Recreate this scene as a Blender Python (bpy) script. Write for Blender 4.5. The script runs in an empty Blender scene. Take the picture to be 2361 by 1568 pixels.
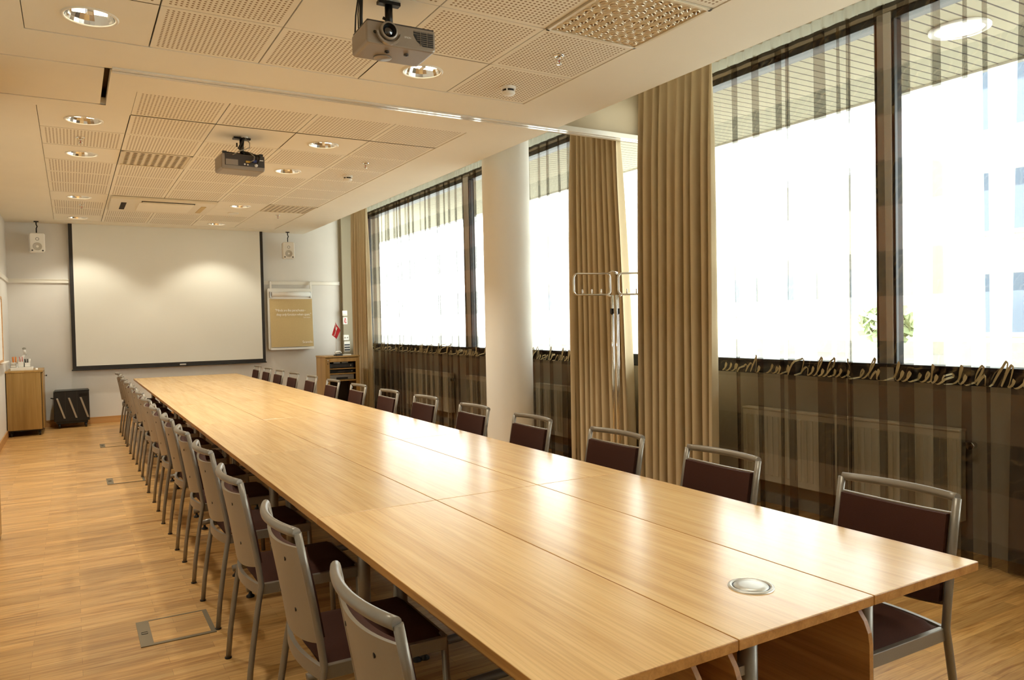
import bpy, math, random
from mathutils import Vector, Matrix
PI = math.pi
scene = bpy.context.scene
COL = scene.collection
rnd = random.Random(7)

# ------------------------------------------------------------------ helpers
def lin(c):
    c = c / 255.0
    return c / 12.92 if c <= 0.04045 else ((c + 0.055) / 1.055) ** 2.4
def rgb(r, g, b, a=1.0): return (lin(r), lin(g), lin(b), a)

class MB:
    def __init__(s): s.v = []; s.f = []; s.m = []; s.uv = []; s.sm = []
    def add(s, pts): i = len(s.v); s.v += [tuple(p) for p in pts]; return i
    def face(s, idx, m=0, uv=None, smooth=False): s.f.append(tuple(idx)); s.m.append(m); s.uv.append(uv); s.sm.append(smooth)
    def quad(s, a, b, c, d, m=0, uv=None): i = s.add([a, b, c, d]); s.face((i, i+1, i+2, i+3), m, uv)
    def box(s, x0, x1, y0, y1, z0, z1, m=0, mats=None):
        i = s.add([(x0,y0,z0),(x1,y0,z0),(x1,y1,z0),(x0,y1,z0),(x0,y0,z1),(x1,y0,z1),(x1,y1,z1),(x0,y1,z1)])
        F = [(3,2,1,0),(4,5,6,7),(0,1,5,4),(1,2,6,5),(2,3,7,6),(3,0,4,7)]   # bottom top front right back left
        for k, q in enumerate(F): s.face([i+j for j in q], mats[k] if mats else m, [(0,0),(1,0),(1,1),(0,1)])
        return s
    def tube(s, path, r, n=10, m=0, caps=True, closed=False, ell=1.0):
        P = [Vector(p) for p in path]; N = len(P); rs = r if isinstance(r, (list, tuple)) else [r]*N
        rings = []; up = None
        for k in range(N):
            if closed: t = P[(k+1) % N] - P[k-1]
            else: t = P[min(k+1, N-1)] - P[max(k-1, 0)]
            t.normalize()
            if up is None:
                a = Vector((0,0,1)) if abs(t.z) < 0.9 else Vector((0,1,0))
                up = (a - t*a.dot(t)).normalized()
            else: up = (up - t*up.dot(t)).normalized()
            w = t.cross(up)
            rings.append(s.add([P[k] + (up*math.cos(2*PI*j/n) + w*math.sin(2*PI*j/n)*ell)*rs[k] for j in range(n)]))
        R = range(N if closed else N-1)
        for k in R:
            a, b = rings[k], rings[(k+1) % N]
            for j in range(n): s.face((a+j, a+(j+1) % n, b+(j+1) % n, b+j), m, None, True)
        if caps and not closed:
            s.face([rings[0]+j for j in reversed(range(n))], m); s.face([rings[-1]+j for j in range(n)], m)
        return s
    def lathe(s, prof, c=(0,0,0), n=24, m=0, smooth=True, axis='z', caps=False):
        rings = []
        for r, h in prof:
            pts = []
            for j in range(n):
                a = 2*PI*j/n; p = (r*math.cos(a), r*math.sin(a), h)
                if axis == 'y': p = (p[0], p[2], p[1])
                if axis == 'x': p = (p[2], p[0], p[1])
                pts.append((c[0]+p[0], c[1]+p[1], c[2]+p[2]))
            rings.append(s.add(pts))
        for k in range(len(prof)-1):
            a, b = rings[k], rings[k+1]
            for j in range(n): s.face((a+j, a+(j+1) % n, b+(j+1) % n, b+j), m, None, smooth)
        if caps: s.face([rings[0]+j for j in reversed(range(n))], m)
        if caps: s.face([rings[-1]+j for j in range(n)], m)
        return s
    def grid(s, fn, nu, nv, m=0, smooth=True):
        i = s.add([fn(u/(nu-1), v/(nv-1)) for v in range(nv) for u in range(nu)])
        for v in range(nv-1):
            for u in range(nu-1):
                a = i+v*nu+u
                s.face((a, a+1, a+nu+1, a+nu), m, [(u/(nu-1), v/(nv-1)), ((u+1)/(nu-1), v/(nv-1)), ((u+1)/(nu-1), (v+1)/(nv-1)), (u/(nu-1), (v+1)/(nv-1))], smooth)
        return s
    def prism(s, poly, axis, a0, a1, m=0):
        """extrude a closed 2D polygon along an axis: x -> (y,z) polygon, y -> (x,z), z -> (x,y)"""
        def P(p, a): return {'x': (a, p[0], p[1]), 'y': (p[0], a, p[1]), 'z': (p[0], p[1], a)}[axis]
        n = len(poly); i = s.add([P(p, a0) for p in poly] + [P(p, a1) for p in poly])
        s.face([i+j for j in reversed(range(n))], m); s.face([i+n+j for j in range(n)], m)
        for j in range(n): s.face((i+j, i+(j+1) % n, i+n+(j+1) % n, i+n+j), m)
        return s
    def xform(s, M):
        s.v = [tuple(M @ Vector(p)) for p in s.v]; return s
    def obj(s, name, mats, parent=None, bevel=0, loc=None, fix=True, seg=2):
        me = bpy.data.meshes.new(name); me.from_pydata(s.v, [], s.f)
        for m in (mats if isinstance(mats, (list, tuple)) else [mats]): me.materials.append(m)
        me.polygons.foreach_set('material_index', s.m); me.polygons.foreach_set('use_smooth', s.sm)
        if any(u for u in s.uv):
            L = me.uv_layers.new(name='UVMap')
            for p, u in zip(me.polygons, s.uv):
                if u:
                    for k, li in enumerate(p.loop_indices): L.data[li].uv = u[k]
        if fix:
            import bmesh
            bm = bmesh.new(); bm.from_mesh(me); bmesh.ops.recalc_face_normals(bm, faces=bm.faces); bm.to_mesh(me); bm.free()
        o = bpy.data.objects.new(name, me); COL.objects.link(o)
        if parent: o.parent = parent
        if loc: o.location = loc
        if bevel:
            b = o.modifiers.new('Bevel', 'BEVEL'); b.width = bevel; b.segments = seg; b.limit_method = 'ANGLE'; b.angle_limit = 0.7
        return o

def tag(o, label=None, cat=None, group=None, kind=None):
    if label: o['label'] = label
    if cat: o['category'] = cat
    if group: o['group'] = group
    if kind: o['kind'] = kind
    return o
def thing(name, label, cat, loc=(0,0,0), rz=0, group=None):
    o = bpy.data.objects.new(name, None); COL.objects.link(o); o.location = loc; o.rotation_euler = (0,0,rz)
    o.empty_display_size = 0.1
    return tag(o, label, cat, group)
def struct(o): o['kind'] = 'structure'; return o
def dup(root, loc, rz, label, group=None):
    r = root.copy(); COL.objects.link(r); r.location = loc; r.rotation_euler = (0,0,rz); r['label'] = label
    if group: r['group'] = group
    for ch in list(root.children):
        c = ch.copy(); COL.objects.link(c); c.parent = r
        for g in ch.children:
            d = g.copy(); COL.objects.link(d); d.parent = c
    return r
ORD = ['nearest', 'second', 'third', 'fourth', 'fifth', 'sixth', 'seventh', 'eighth', 'ninth', 'tenth', 'eleventh', 'twelfth', 'thirteenth', 'last']

# ------------------------------------------------------------------ materials
class NT:
    def __init__(s, name):
        s.mat = bpy.data.materials.new(name); s.mat.use_nodes = True; s.t = s.mat.node_tree; s.t.nodes.clear()
        s.out = s.n('ShaderNodeOutputMaterial')
    def n(s, typ, **kw):
        x = s.t.nodes.new(typ)
        for k, v in kw.items():
            if k in x.inputs: x.inputs[k].default_value = v
            else: setattr(x, k, v)
        return x
    def l(s, a, b): s.t.links.new(a, b)
    def math(s, op, a, b=None, c=None):
        x = s.n('ShaderNodeMath', operation=op)
        for i, v in enumerate((a, b, c)):
            if v is None: continue
            if isinstance(v, (int, float)): x.inputs[i].default_value = v
            else: s.l(v, x.inputs[i])
        return x.outputs[0]
    def ramp(s, fac, stops):
        x = s.n('ShaderNodeValToRGB'); e = x.color_ramp.elements
        while len(e) < len(stops): e.new(0.5)
        for k, (p, c) in enumerate(stops): e[k].position = p; e[k].color = c
        s.l(fac, x.inputs[0]); return x.outputs[0]
    def mix(s, fac, a, b, blend='MIX'):
        x = s.n('ShaderNodeMix', data_type='RGBA', blend_type=blend)
        for v, i in ((fac, 0), (a, 6), (b, 7)):
            if isinstance(v, (int, float, tuple)): x.inputs[i].default_value = v
            else: s.l(v, x.inputs[i])
        return x.outputs[2]
    def bsdf(s, col, rough=0.5, metal=0.0, spec=0.5, normal=None, coat=0.0, sheen=0.0):
        x = s.n('ShaderNodeBsdfPrincipled')
        if isinstance(col, tuple): x.inputs['Base Color'].default_value = col
        else: s.l(col, x.inputs['Base Color'])
        if isinstance(rough, (int, float)): x.inputs['Roughness'].default_value = rough
        else: s.l(rough, x.inputs['Roughness'])
        x.inputs['Metallic'].default_value = metal; x.inputs['Specular IOR Level'].default_value = spec
        x.inputs['Coat Weight'].default_value = coat; x.inputs['Sheen Weight'].default_value = sheen
        if normal is not None: s.l(normal, x.inputs['Normal'])
        return x.outputs[0]
    def done(s, sh): s.l(sh, s.out.inputs[0]); return s.mat
    def bump(s, h, strength=0.2, dist=0.002):
        b = s.n('ShaderNodeBump', Strength=strength, Distance=dist); s.l(h, b.inputs['Height']); return b.outputs[0]

def plain(name, col, rough=0.5, metal=0.0, spec=0.5, noise=0.0, nscale=40, coat=0.0, bump=0.0, sheen=0.0):
    t = NT(name); c = col; nrm = None
    if noise or bump:
        tc = t.n('ShaderNodeTexCoord'); nz = t.n('ShaderNodeTexNoise', Scale=nscale, Detail=4.0); t.l(tc.outputs['Object'], nz.inputs['Vector'])
        if noise:
            d = tuple(max(0, x*(1-noise)) for x in col[:3]) + (1,); e = tuple(min(1, x*(1+noise)) for x in col[:3]) + (1,)
            c = t.ramp(nz.outputs[0], [(0.3, d), (0.7, e)])
        if bump: nrm = t.bump(nz.outputs[0], bump, 0.001)
    return t.done(t.bsdf(c, rough, metal, spec, nrm, coat, sheen))
def emit(name, col, strength):
    t = NT(name); e = t.n('ShaderNodeEmission', Color=col, Strength=strength); return t.done(e.outputs[0])

def wood(name, dark, mid, light, axis='y', rough=0.35, scale=1.0, coat=0.0, spec=0.5, vary=0.12):
    t = NT(name); tc = t.n('ShaderNodeTexCoord'); oi = t.n('ShaderNodeObjectInfo')
    off = t.n('ShaderNodeVectorMath', operation='SCALE'); off.inputs[0].default_value = (13.1, 7.7, 5.3); t.l(oi.outputs['Random'], off.inputs['Scale'])
    ad = t.n('ShaderNodeVectorMath', operation='ADD'); t.l(tc.outputs['Object'], ad.inputs[0]); t.l(off.outputs[0], ad.inputs[1])
    mp = t.n('ShaderNodeMapping'); sc = {'x': (0.9, 22, 22), 'y': (22, 0.9, 22), 'z': (22, 22, 0.9)}[axis]
    mp.inputs['Scale'].default_value = tuple(q*scale for q in sc); t.l(ad.outputs[0], mp.inputs['Vector'])
    n1 = t.n('ShaderNodeTexNoise', Scale=1.0, Detail=6.0, Roughness=0.6, Distortion=0.6); t.l(mp.outputs[0], n1.inputs['Vector'])
    mp2 = t.n('ShaderNodeMapping'); sc2 = {'x': (3, 160, 160), 'y': (160, 3, 160), 'z': (160, 160, 3)}[axis]
    mp2.inputs['Scale'].default_value = sc2; t.l(ad.outputs[0], mp2.inputs['Vector'])
    n2 = t.n('ShaderNodeTexNoise', Scale=1.0, Detail=3.0); t.l(mp2.outputs[0], n2.inputs['Vector'])
    base = t.ramp(n1.outputs[0], [(0.3, dark), (0.5, mid), (0.72, light)])
    fine = t.ramp(n2.outputs[0], [(0.38, (0.80, 0.77, 0.72, 1)), (0.55, (1, 1, 1, 1))])
    c = t.mix(0.55, base, fine, 'MULTIPLY')
    hv = t.n('ShaderNodeHueSaturation'); t.l(c, hv.inputs['Color'])
    t.l(t.math('MULTIPLY_ADD', oi.outputs['Random'], vary, 1 - vary/2), hv.inputs['Value'])
    return t.done(t.bsdf(hv.outputs[0], rough, 0, spec, t.bump(n2.outputs[0], 0.05, 0.0005), coat))

def parquet(name):
    t = NT(name); tc = t.n('ShaderNodeTexCoord')
    br = t.n('ShaderNodeTexBrick', offset=0.37, offset_frequency=2, squash=1.0)
    br.inputs['Scale'].default_value = 1.0; br.inputs['Mortar Size'].default_value = 0.0006; br.inputs['Mortar Smooth'].default_value = 0.1
    br.inputs['Brick Width'].default_value = 0.52; br.inputs['Row Height'].default_value = 0.068; br.inputs['Bias'].default_value = 0.0
    br.inputs['Color1'].default_value = (0, 0, 0, 1); br.inputs['Color2'].default_value = (1, 1, 1, 1); br.inputs['Mortar'].default_value = (0.2, 0.2, 0.2, 1)
    t.l(tc.outputs['Object'], br.inputs['Vector'])
    # shift the grain from strip to strip
    sep = t.n('ShaderNodeSeparateXYZ'); t.l(tc.outputs['Object'], sep.inputs[0])
    row = t.math('FLOOR', t.math('DIVIDE', sep.outputs[1], 0.068))
    cmb = t.n('ShaderNodeCombineXYZ'); t.l(t.math('MULTIPLY_ADD', row, 1.37, sep.outputs[0]), cmb.inputs[0]); t.l(sep.outputs[1], cmb.inputs[1]); t.l(t.math('MULTIPLY', row, 0.31), cmb.inputs[2])
    mp = t.n('ShaderNodeMapping'); mp.inputs['Scale'].default_value = (2.2, 30, 3.0); t.l(cmb.outputs[0], mp.inputs['Vector'])
    n1 = t.n('ShaderNodeTexNoise', Scale=1.0, Detail=5.0, Roughness=0.6, Distortion=1.2); t.l(mp.outputs[0], n1.inputs['Vector'])
    wv = t.n('ShaderNodeTexNoise', Scale=1.0, Detail=3.0, Distortion=0.4); mp3 = t.n('ShaderNodeMapping'); mp3.inputs['Scale'].default_value = (5, 170, 4); t.l(cmb.outputs[0], mp3.inputs['Vector']); t.l(mp3.outputs[0], wv.inputs['Vector'])
    base = t.ramp(n1.outputs[0], [(0.28, rgb(166, 116, 60)), (0.5, rgb(206, 160, 98)), (0.75, rgb(222, 182, 120))])
    tone = t.ramp(br.outputs['Color'], [(0.0, (0.80, 0.77, 0.74, 1)), (0.5, (0.95, 0.93, 0.92, 1)), (1.0, (1.1, 1.08, 1.05, 1))])
    c = t.mix(1.0, base, tone, 'MULTIPLY')
    c = t.mix(0.5, c, t.ramp(wv.outputs[0], [(0.36, (0.72, 0.66, 0.58, 1)), (0.56, (1, 1, 1, 1))]), 'MULTIPLY')
    c = t.mix(t.math('MULTIPLY', br.outputs['Fac'], 0.55), c, rgb(96, 60, 28))
    return t.done(t.bsdf(c, t.math('MULTIPLY_ADD', n1.outputs[0], 0.12, 0.27), 0, 0.45, t.bump(wv.outputs[0], 0.04, 0.0005)))

M = {}
M['floor'] = parquet('parquet_oak')
M['wall'] = plain('wall_paint', rgb(222, 217, 208), 0.75, noise=0.02, nscale=3)
M['column'] = plain('column_paint', rgb(240, 235, 225), 0.6)
M['wall_grey'] = plain('grey_beige_paint', rgb(176, 166, 148), 0.7, noise=0.02, nscale=4)
M['ceil'] = plain('ceiling_paint', rgb(238, 230, 212), 0.8, noise=0.015, nscale=2)
M['ceil_white'] = plain('white_lacquer', rgb(232, 226, 212), 0.3)
M['track'] = plain('glossy_white_metal', rgb(225, 220, 208), 0.12, 0.0, 0.8, coat=0.6)
M['dark'] = plain('dark_void', rgb(40, 28, 16), 0.9)
M['oak'] = wood('oak_veneer', rgb(210, 168, 112), rgb(222, 182, 126), rgb(230, 194, 138), 'y', 0.23, coat=0.0, spec=0.35)
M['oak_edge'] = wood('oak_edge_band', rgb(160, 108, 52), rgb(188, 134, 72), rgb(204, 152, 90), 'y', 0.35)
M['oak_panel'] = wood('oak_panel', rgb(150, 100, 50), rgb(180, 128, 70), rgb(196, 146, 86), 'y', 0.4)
M['oak_cab'] = wood('oak_cabinet', rgb(148, 112, 56), rgb(170, 132, 70), rgb(184, 147, 86), 'z', 0.38, scale=0.6)
M['oak_trim'] = wood('oak_skirting', rgb(178, 128, 70), rgb(200, 150, 92), rgb(214, 166, 108), 'x', 0.4)
M['alu_satin'] = plain('satin_aluminium', rgb(206, 203, 196), 0.42, 0.7)
M['silver'] = plain('silver_lacquer', rgb(138, 130, 118), 0.38, 0.5, 0.5, noise=0.03, nscale=300)
M['panel_grey'] = plain('grey_back_shell', rgb(146, 132, 112), 0.42, 0.15, 0.5, noise=0.02, nscale=200)
M['brown'] = plain('brown_upholstery', rgb(68, 39, 28), 0.9, spec=0.2, noise=0.12, nscale=500, bump=0.3)
M['screw'] = plain('dark_screw', rgb(45, 42, 40), 0.35, 0.8)
M['black'] = plain('black_plastic', rgb(24, 23, 22), 0.45)
M['black_metal'] = plain('black_metal', rgb(30, 28, 26), 0.35, 0.6)
M['chrome'] = plain('chrome', rgb(225, 222, 215), 0.08, 1.0)
M['reflector'] = plain('downlight_reflector', rgb(235, 232, 226), 0.14, 1.0)
M['alu'] = plain('aluminium', rgb(190, 188, 182), 0.3, 0.9)
M['white'] = plain('white_plastic', rgb(236, 232, 222), 0.4)
M['screen'] = plain('screen_fabric', rgb(228, 224, 211), 0.85)
M['screen_border'] = plain('screen_black_border', rgb(38, 33, 28), 0.7)
M['kraft'] = plain('kraft_paper', rgb(202, 176, 124), 0.8, noise=0.03, nscale=60)
M['paper'] = plain('white_paper', rgb(240, 238, 232), 0.7)
M['print'] = plain('white_print', rgb(248, 244, 232), 0.7)
M['red'] = plain('red_flag_cloth', rgb(196, 24, 34), 0.7, noise=0.05, nscale=90)
M['redmark'] = plain('red_marker', rgb(190, 40, 40), 0.5)
M['bluemark'] = plain('blue_marker', rgb(30, 50, 120), 0.5)
M['greenmark'] = plain('green_marker', rgb(30, 90, 60), 0.5)
M['orange'] = plain('orange_pencils', rgb(222, 130, 40), 0.5)
M['proj'] = plain('projector_shell', rgb(148, 136, 122), 0.35, 0.35, noise=0.02, nscale=100)
M['proj_dark'] = plain('projector_dark_shell', rgb(58, 50, 44), 0.45)
M['lens'] = plain('lens_glass', rgb(10, 14, 26), 0.05, 0.0, 1.0, coat=1.0)
M['yellow'] = plain('yellow_connector', rgb(196, 160, 60), 0.5)
M['cable'] = plain('black_cable', rgb(26, 24, 22), 0.5)
M['cable_grey'] = plain('grey_cable', rgb(150, 145, 130), 0.5)
M['frame_dark'] = plain('dark_window_frame', rgb(28, 34, 36), 0.4)
M['mullion'] = plain('grey_window_mullion', rgb(232, 229, 222), 0.5)
M['radiator'] = plain('cream_radiator', rgb(226, 216, 190), 0.4)
M['vent_cream'] = plain('cream_vent', rgb(222, 208, 180), 0.35)
M['drape'] = plain('taupe_drape', rgb(206, 186, 150), 0.85, noise=0.05, nscale=700, bump=0.1)
M['vent_shine'] = plain('glossy_cream_vent', rgb(232, 214, 182), 0.12, 0.35, 0.8, coat=1.0)
M['vent_dark'] = plain('vent_opening', rgb(92, 72, 46), 0.8)
M['duct'] = plain('duct_paint', rgb(160, 149, 124), 0.7)
M['bulkhead'] = plain('bulkhead_pocket_shade', rgb(178, 160, 130), 0.7)  # wall colour darkened to hold the shade of the curtain pocket
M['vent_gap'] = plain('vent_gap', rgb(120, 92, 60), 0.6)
M['plank'] = None

def perforated():
    t = NT('perforated_tile'); uv = t.n('ShaderNodeUVMap'); sp = t.n('ShaderNodeSeparateXYZ'); t.l(uv.outputs[0], sp.inputs[0])
    N = 24.0
    def cell(o): return t.math('SUBTRACT', t.math('FRACT', t.math('MULTIPLY', o, N)), 0.5)
    a, b = cell(sp.outputs[0]), cell(sp.outputs[1])
    d = t.math('SQRT', t.math('ADD', t.math('POWER', t.math('ABSOLUTE', a), 2.0), t.math('POWER', t.math('ABSOLUTE', b), 2.0)))
    hole = t.math('LESS_THAN', d, 0.27)
    def inside(o): return t.math('LESS_THAN', t.math('ABSOLUTE', t.math('SUBTRACT', o, 0.5)), 11.0/24.0)
    mask = t.math('MULTIPLY', hole, t.math('MULTIPLY', inside(sp.outputs[0]), inside(sp.outputs[1])))
    c = t.mix(mask, rgb(238, 230, 212), rgb(150, 124, 88))
    return t.done(t.bsdf(c, 0.8, normal=t.bump(t.math('SUBTRACT', 1.0, mask), 0.6, 0.004)))
M['perf'] = perforated()

def sheer():
    t = NT('brown_sheer'); tc = t.n('ShaderNodeTexCoord'); sp = t.n('ShaderNodeSeparateXYZ'); t.l(tc.outputs['Object'], sp.inputs[0])
    band = t.math('LESS_THAN', t.math('FRACT', t.math('DIVIDE', t.math('ADD', sp.outputs[2], 0.12), 0.56)), 0.5)
    mp = t.n('ShaderNodeMapping'); mp.inputs['Scale'].default_value = (1, 6, 6); t.l(tc.outputs['Object'], mp.inputs['Vector'])
    wv = t.n('ShaderNodeTexWave', wave_type='BANDS', bands_direction='DIAGONAL', Scale=1.2, Distortion=9.0, Detail=2.0); wv.inputs['Detail Scale'].default_value = 1.2; t.l(mp.outputs[0], wv.inputs['Vector'])
    scr = t.math('MULTIPLY', t.math('GREATER_THAN', wv.outputs['Fac'], 0.93), band)
    dens = t.math('ADD', 0.25, t.math('MULTIPLY', band, 0.10))
    col = t.mix(scr, t.mix(band, rgb(84, 46, 20), rgb(36, 26, 20)), rgb(110, 84, 50))
    df = t.n('ShaderNodeBsdfDiffuse'); t.l(col, df.inputs[0]); tl = t.n('ShaderNodeBsdfTranslucent'); t.l(col, tl.inputs[0])
    m1 = t.n('ShaderNodeMixShader', Fac=0.4); t.l(df.outputs[0], m1.inputs[1]); t.l(tl.outputs[0], m1.inputs[2])
    tr = t.n('ShaderNodeBsdfTransparent', Color=(0.95, 0.945, 0.93, 1))
    m2 = t.n('ShaderNodeMixShader'); t.l(dens, m2.inputs[0]); t.l(tr.outputs[0], m2.inputs[1]); t.l(m1.outputs[0], m2.inputs[2])
    return t.done(m2.outputs[0])
M['sheer'] = sheer()
M['script'] = plain('pale_script_print', rgb(176, 160, 120), 0.8)
def header():
    t = NT('header_tape'); df = t.n('ShaderNodeBsdfDiffuse', Color=rgb(196, 192, 176)); tr = t.n('ShaderNodeBsdfTransparent', Color=(0.9, 0.9, 0.88, 1)); tl = t.n('ShaderNodeBsdfTranslucent', Color=rgb(190, 190, 176))
    m1 = t.n('ShaderNodeMixShader', Fac=0.5); t.l(df.outputs[0], m1.inputs[1]); t.l(tl.outputs[0], m1.inputs[2])
    m2 = t.n('ShaderNodeMixShader', Fac=0.7); t.l(tr.outputs[0], m2.inputs[1]); t.l(m1.outputs[0], m2.inputs[2]); return t.done(m2.outputs[0])
M['header'] = header()
def glass():
    t = NT('window_glass'); tr = t.n('ShaderNodeBsdfTransparent', Color=(0.93, 0.96, 0.95, 1)); gl = t.n('ShaderNodeBsdfGlossy', Roughness=0.02)
    m = t.n('ShaderNodeMixShader', Fac=0.06); t.l(tr.outputs[0], m.inputs[1]); t.l(gl.outputs[0], m.inputs[2]); return t.done(m.outputs[0])
M['glass'] = glass()
def planks():
    t = NT('overhang_planks'); tc = t.n('ShaderNodeTexCoord'); sp = t.n('ShaderNodeSeparateXYZ'); t.l(tc.outputs['Object'], sp.inputs[0])
    g = t.math('LESS_THAN', t.math('FRACT', t.math('DIVIDE', sp.outputs[1], 0.108)), 0.13)
    return t.done(t.bsdf(t.mix(g, rgb(156, 149, 124), rgb(60, 48, 36)), 0.7))
M['plank'] = planks()
def leaf():
    t = NT('tree_leaves'); tc = t.n('ShaderNodeTexCoord'); nz = t.n('ShaderNodeTexNoise', Scale=2.0, Detail=4.0); t.l(tc.outputs['Object'], nz.inputs['Vector'])
    return t.done(t.bsdf(t.ramp(nz.outputs[0], [(0.35, rgb(150, 168, 120)), (0.65, rgb(205, 212, 172))]), 0.8))
M['leaf'] = leaf()
M['bark'] = plain('bark', rgb(90, 70, 52), 0.9, noise=0.2, nscale=12)
M['facade'] = plain('pale_facade', rgb(232, 228, 216), 0.8, noise=0.03, nscale=1)
M['facade_glass'] = plain('facade_glass', rgb(140, 156, 176), 0.15)
M['far_glass'] = plain('far_facade_glass', rgb(196, 204, 212), 0.2)
M['pavement'] = plain('pavement', rgb(204, 202, 194), 0.9, noise=0.05, nscale=2)
M['lamp'] = emit('lamp_tube', (1.0, 0.84, 0.6, 1), 14.0)
M['lamp_out'] = emit('overhang_lamp', (1.0, 0.97, 0.9, 1), 4.0)

# ------------------------------------------------------------------ numbers of the room
ZC = 3.088          # ceiling
YB = 13.39          # far wall
XL = -0.80          # left wall
XE = 3.612          # ceiling edge at the curtain pocket
XW = 4.65           # window wall
YN = -2.2           # wall behind the camera
ZT = 3.75           # top of the curtain pocket
YT = 5.355          # partition track

# ------------------------------------------------------------------ camera
F_PX, YAW, PIT, ROLL, H = 1729.274, 0.5309523, -0.0234978, -0.0204918, 1.443821
cy, sy, cp, sp_ = math.cos(YAW), math.sin(YAW), math.cos(PIT), math.sin(PIT)
fw = Vector((sy*cp, cy*cp, sp_)); rt = Vector((cy, -sy, 0)); up = rt.cross(fw)
c_, s_ = math.cos(ROLL), math.sin(ROLL)
rt2 = rt*c_ + up*s_; up2 = up*c_ - rt*s_
cam = bpy.data.cameras.new('camera'); camo = bpy.data.objects.new('camera', cam); COL.objects.link(camo)
cam.sensor_width = 36.0; cam.sensor_fit = 'HORIZONTAL'; cam.lens = F_PX/2361*36; cam.clip_start = 0.05; cam.clip_end = 300
mw = Matrix((( rt2.x, up2.x, -fw.x, 0), (rt2.y, up2.y, -fw.y, 0), (rt2.z, up2.z, -fw.z, H), (0,0,0,1)))
camo.matrix_world = mw
scene.camera = camo

# ------------------------------------------------------------------ shell
struct(MB().box(XL-0.2, XW+0.25, YN-0.2, YB+0.2, -0.12, 0).obj('floor', M['floor']))
struct(MB().box(XL-0.2, XW+0.25, YB, YB+0.2, 0, ZT).obj('wall_back', M['wall']))
struct(MB().box(XL-0.2, XL, YN, YB, 0, ZT).obj('wall_left', M['wall']))
struct(MB().box(XL-0.2, XW+0.25, YN-0.2, YN, 0, ZT).obj('wall_front', M['wall']))
w = MB(); w.box(XW, XW+0.25, YN, YB, 0, 1.005); w.box(XW, XW+0.25, YN, YB, 3.42, ZT); w.box(XW, XW+0.25, 13.06, YB, 1.005, 3.42); w.box(XW, XW+0.25, YN, -1.9, 1.005, 3.42)
struct(w.obj('wall_right', M['wall_grey']))
# narrow grey duct in the far right corner
struct(MB().box(4.262, 4.50, YB-0.10, YB, 0, ZT).obj('trim_corner', M['duct'], bevel=0.004))
struct(MB().box(4.236, 4.262, YB-0.03, YB, 0, ZT).obj('trim_edge', M['duct']))
struct(MB().box(XL, 4.262, YB-0.016, YB, 0, 0.10).obj('baseboard_back', M['oak_trim'], bevel=0.003))
struct(MB().box(XL, XL+0.016, YN, YB-0.016, 0, 0.10).obj('baseboard_left', M['oak_trim'], bevel=0.003))
# rail along the walls
r = MB(); r.box(XL, 4.236, YB-0.018, YB, 2.185, 2.245); r.box(XL, 4.236, YB-0.026, YB-0.018, 2.232, 2.245); r.box(XL, 4.236, YB-0.026, YB-0.018, 2.185, 2.196)
struct(r.obj('trim_rail', M['ceil_white'], bevel=0.002))
struct(MB().box(XL, XL+0.02, 6.6, YB-0.03, 2.185, 2.245).obj('trim_rail_left', M['ceil_white'], bevel=0.002))

# ceiling : plate with holes, two tile fields
CX = [-0.172, 0.440, 1.056, 1.700, 2.350, 2.996]
P = 0.6465
FR = [4.857 - P*k for k in range(10)]                # front field rows, going towards the camera
RR = [5.796 + P*k for k in range(12)]                # rear field rows
holes = [(CX[0], CX[5], FR[9], FR[0]), (CX[1], CX[5], RR[0], RR[1]), (CX[0], CX[5], RR[1], RR[11]),
         (XL, XE, YT-0.008, YT+0.008), (0.228, 0.266, YT+0.008, 6.236), (XL, 0.266, 6.214, 6.236)]
xs = sorted(set([XL, XE] + [v for h in holes for v in h[:2]])); ys = sorted(set([YN, YB] + [v for h in holes for v in h[2:]]))
c = MB()
for i in range(len(xs)-1):
    for j in range(len(ys)-1):
        mx, my = (xs[i]+xs[i+1])/2, (ys[j]+ys[j+1])/2
        if any(h[0] < mx < h[1] and h[2] < my < h[3] for h in holes): continue
        c.quad((xs[i], ys[j], ZC), (xs[i], ys[j+1], ZC), (xs[i+1], ys[j+1], ZC), (xs[i+1], ys[j], ZC))
for h in holes:                                     # the returns of the holes
    a, b, d, e = h; z1 = ZC+0.05
    c.quad((a,d,ZC),(b,d,ZC),(b,d,z1),(a,d,z1)); c.quad((a,e,ZC),(b,e,ZC),(b,e,z1),(a,e,z1)); c.quad((a,d,ZC),(a,e,ZC),(a,e,z1),(a,d,z1)); c.quad((b,d,ZC),(b,e,ZC),(b,e,z1),(b,d,z1))
c.quad((XE, YN, ZC), (XE, YB, ZC), (XE, YB, ZT), (XE, YN, ZT))
c.box(XL-0.2, XW+0.25, YN-0.2, YB+0.2, ZT, ZT+0.15)
ceiling = struct(c.obj('ceiling', M['ceil'], fix=False))
bk = MB(); bk.quad((XL, YN, ZC+0.13), (XL, YB, ZC+0.13), (XE, YB, ZC+0.13), (XE, YN, ZC+0.13)); bk.obj('backing', M['vent_gap'], ceiling, fix=False)

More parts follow.
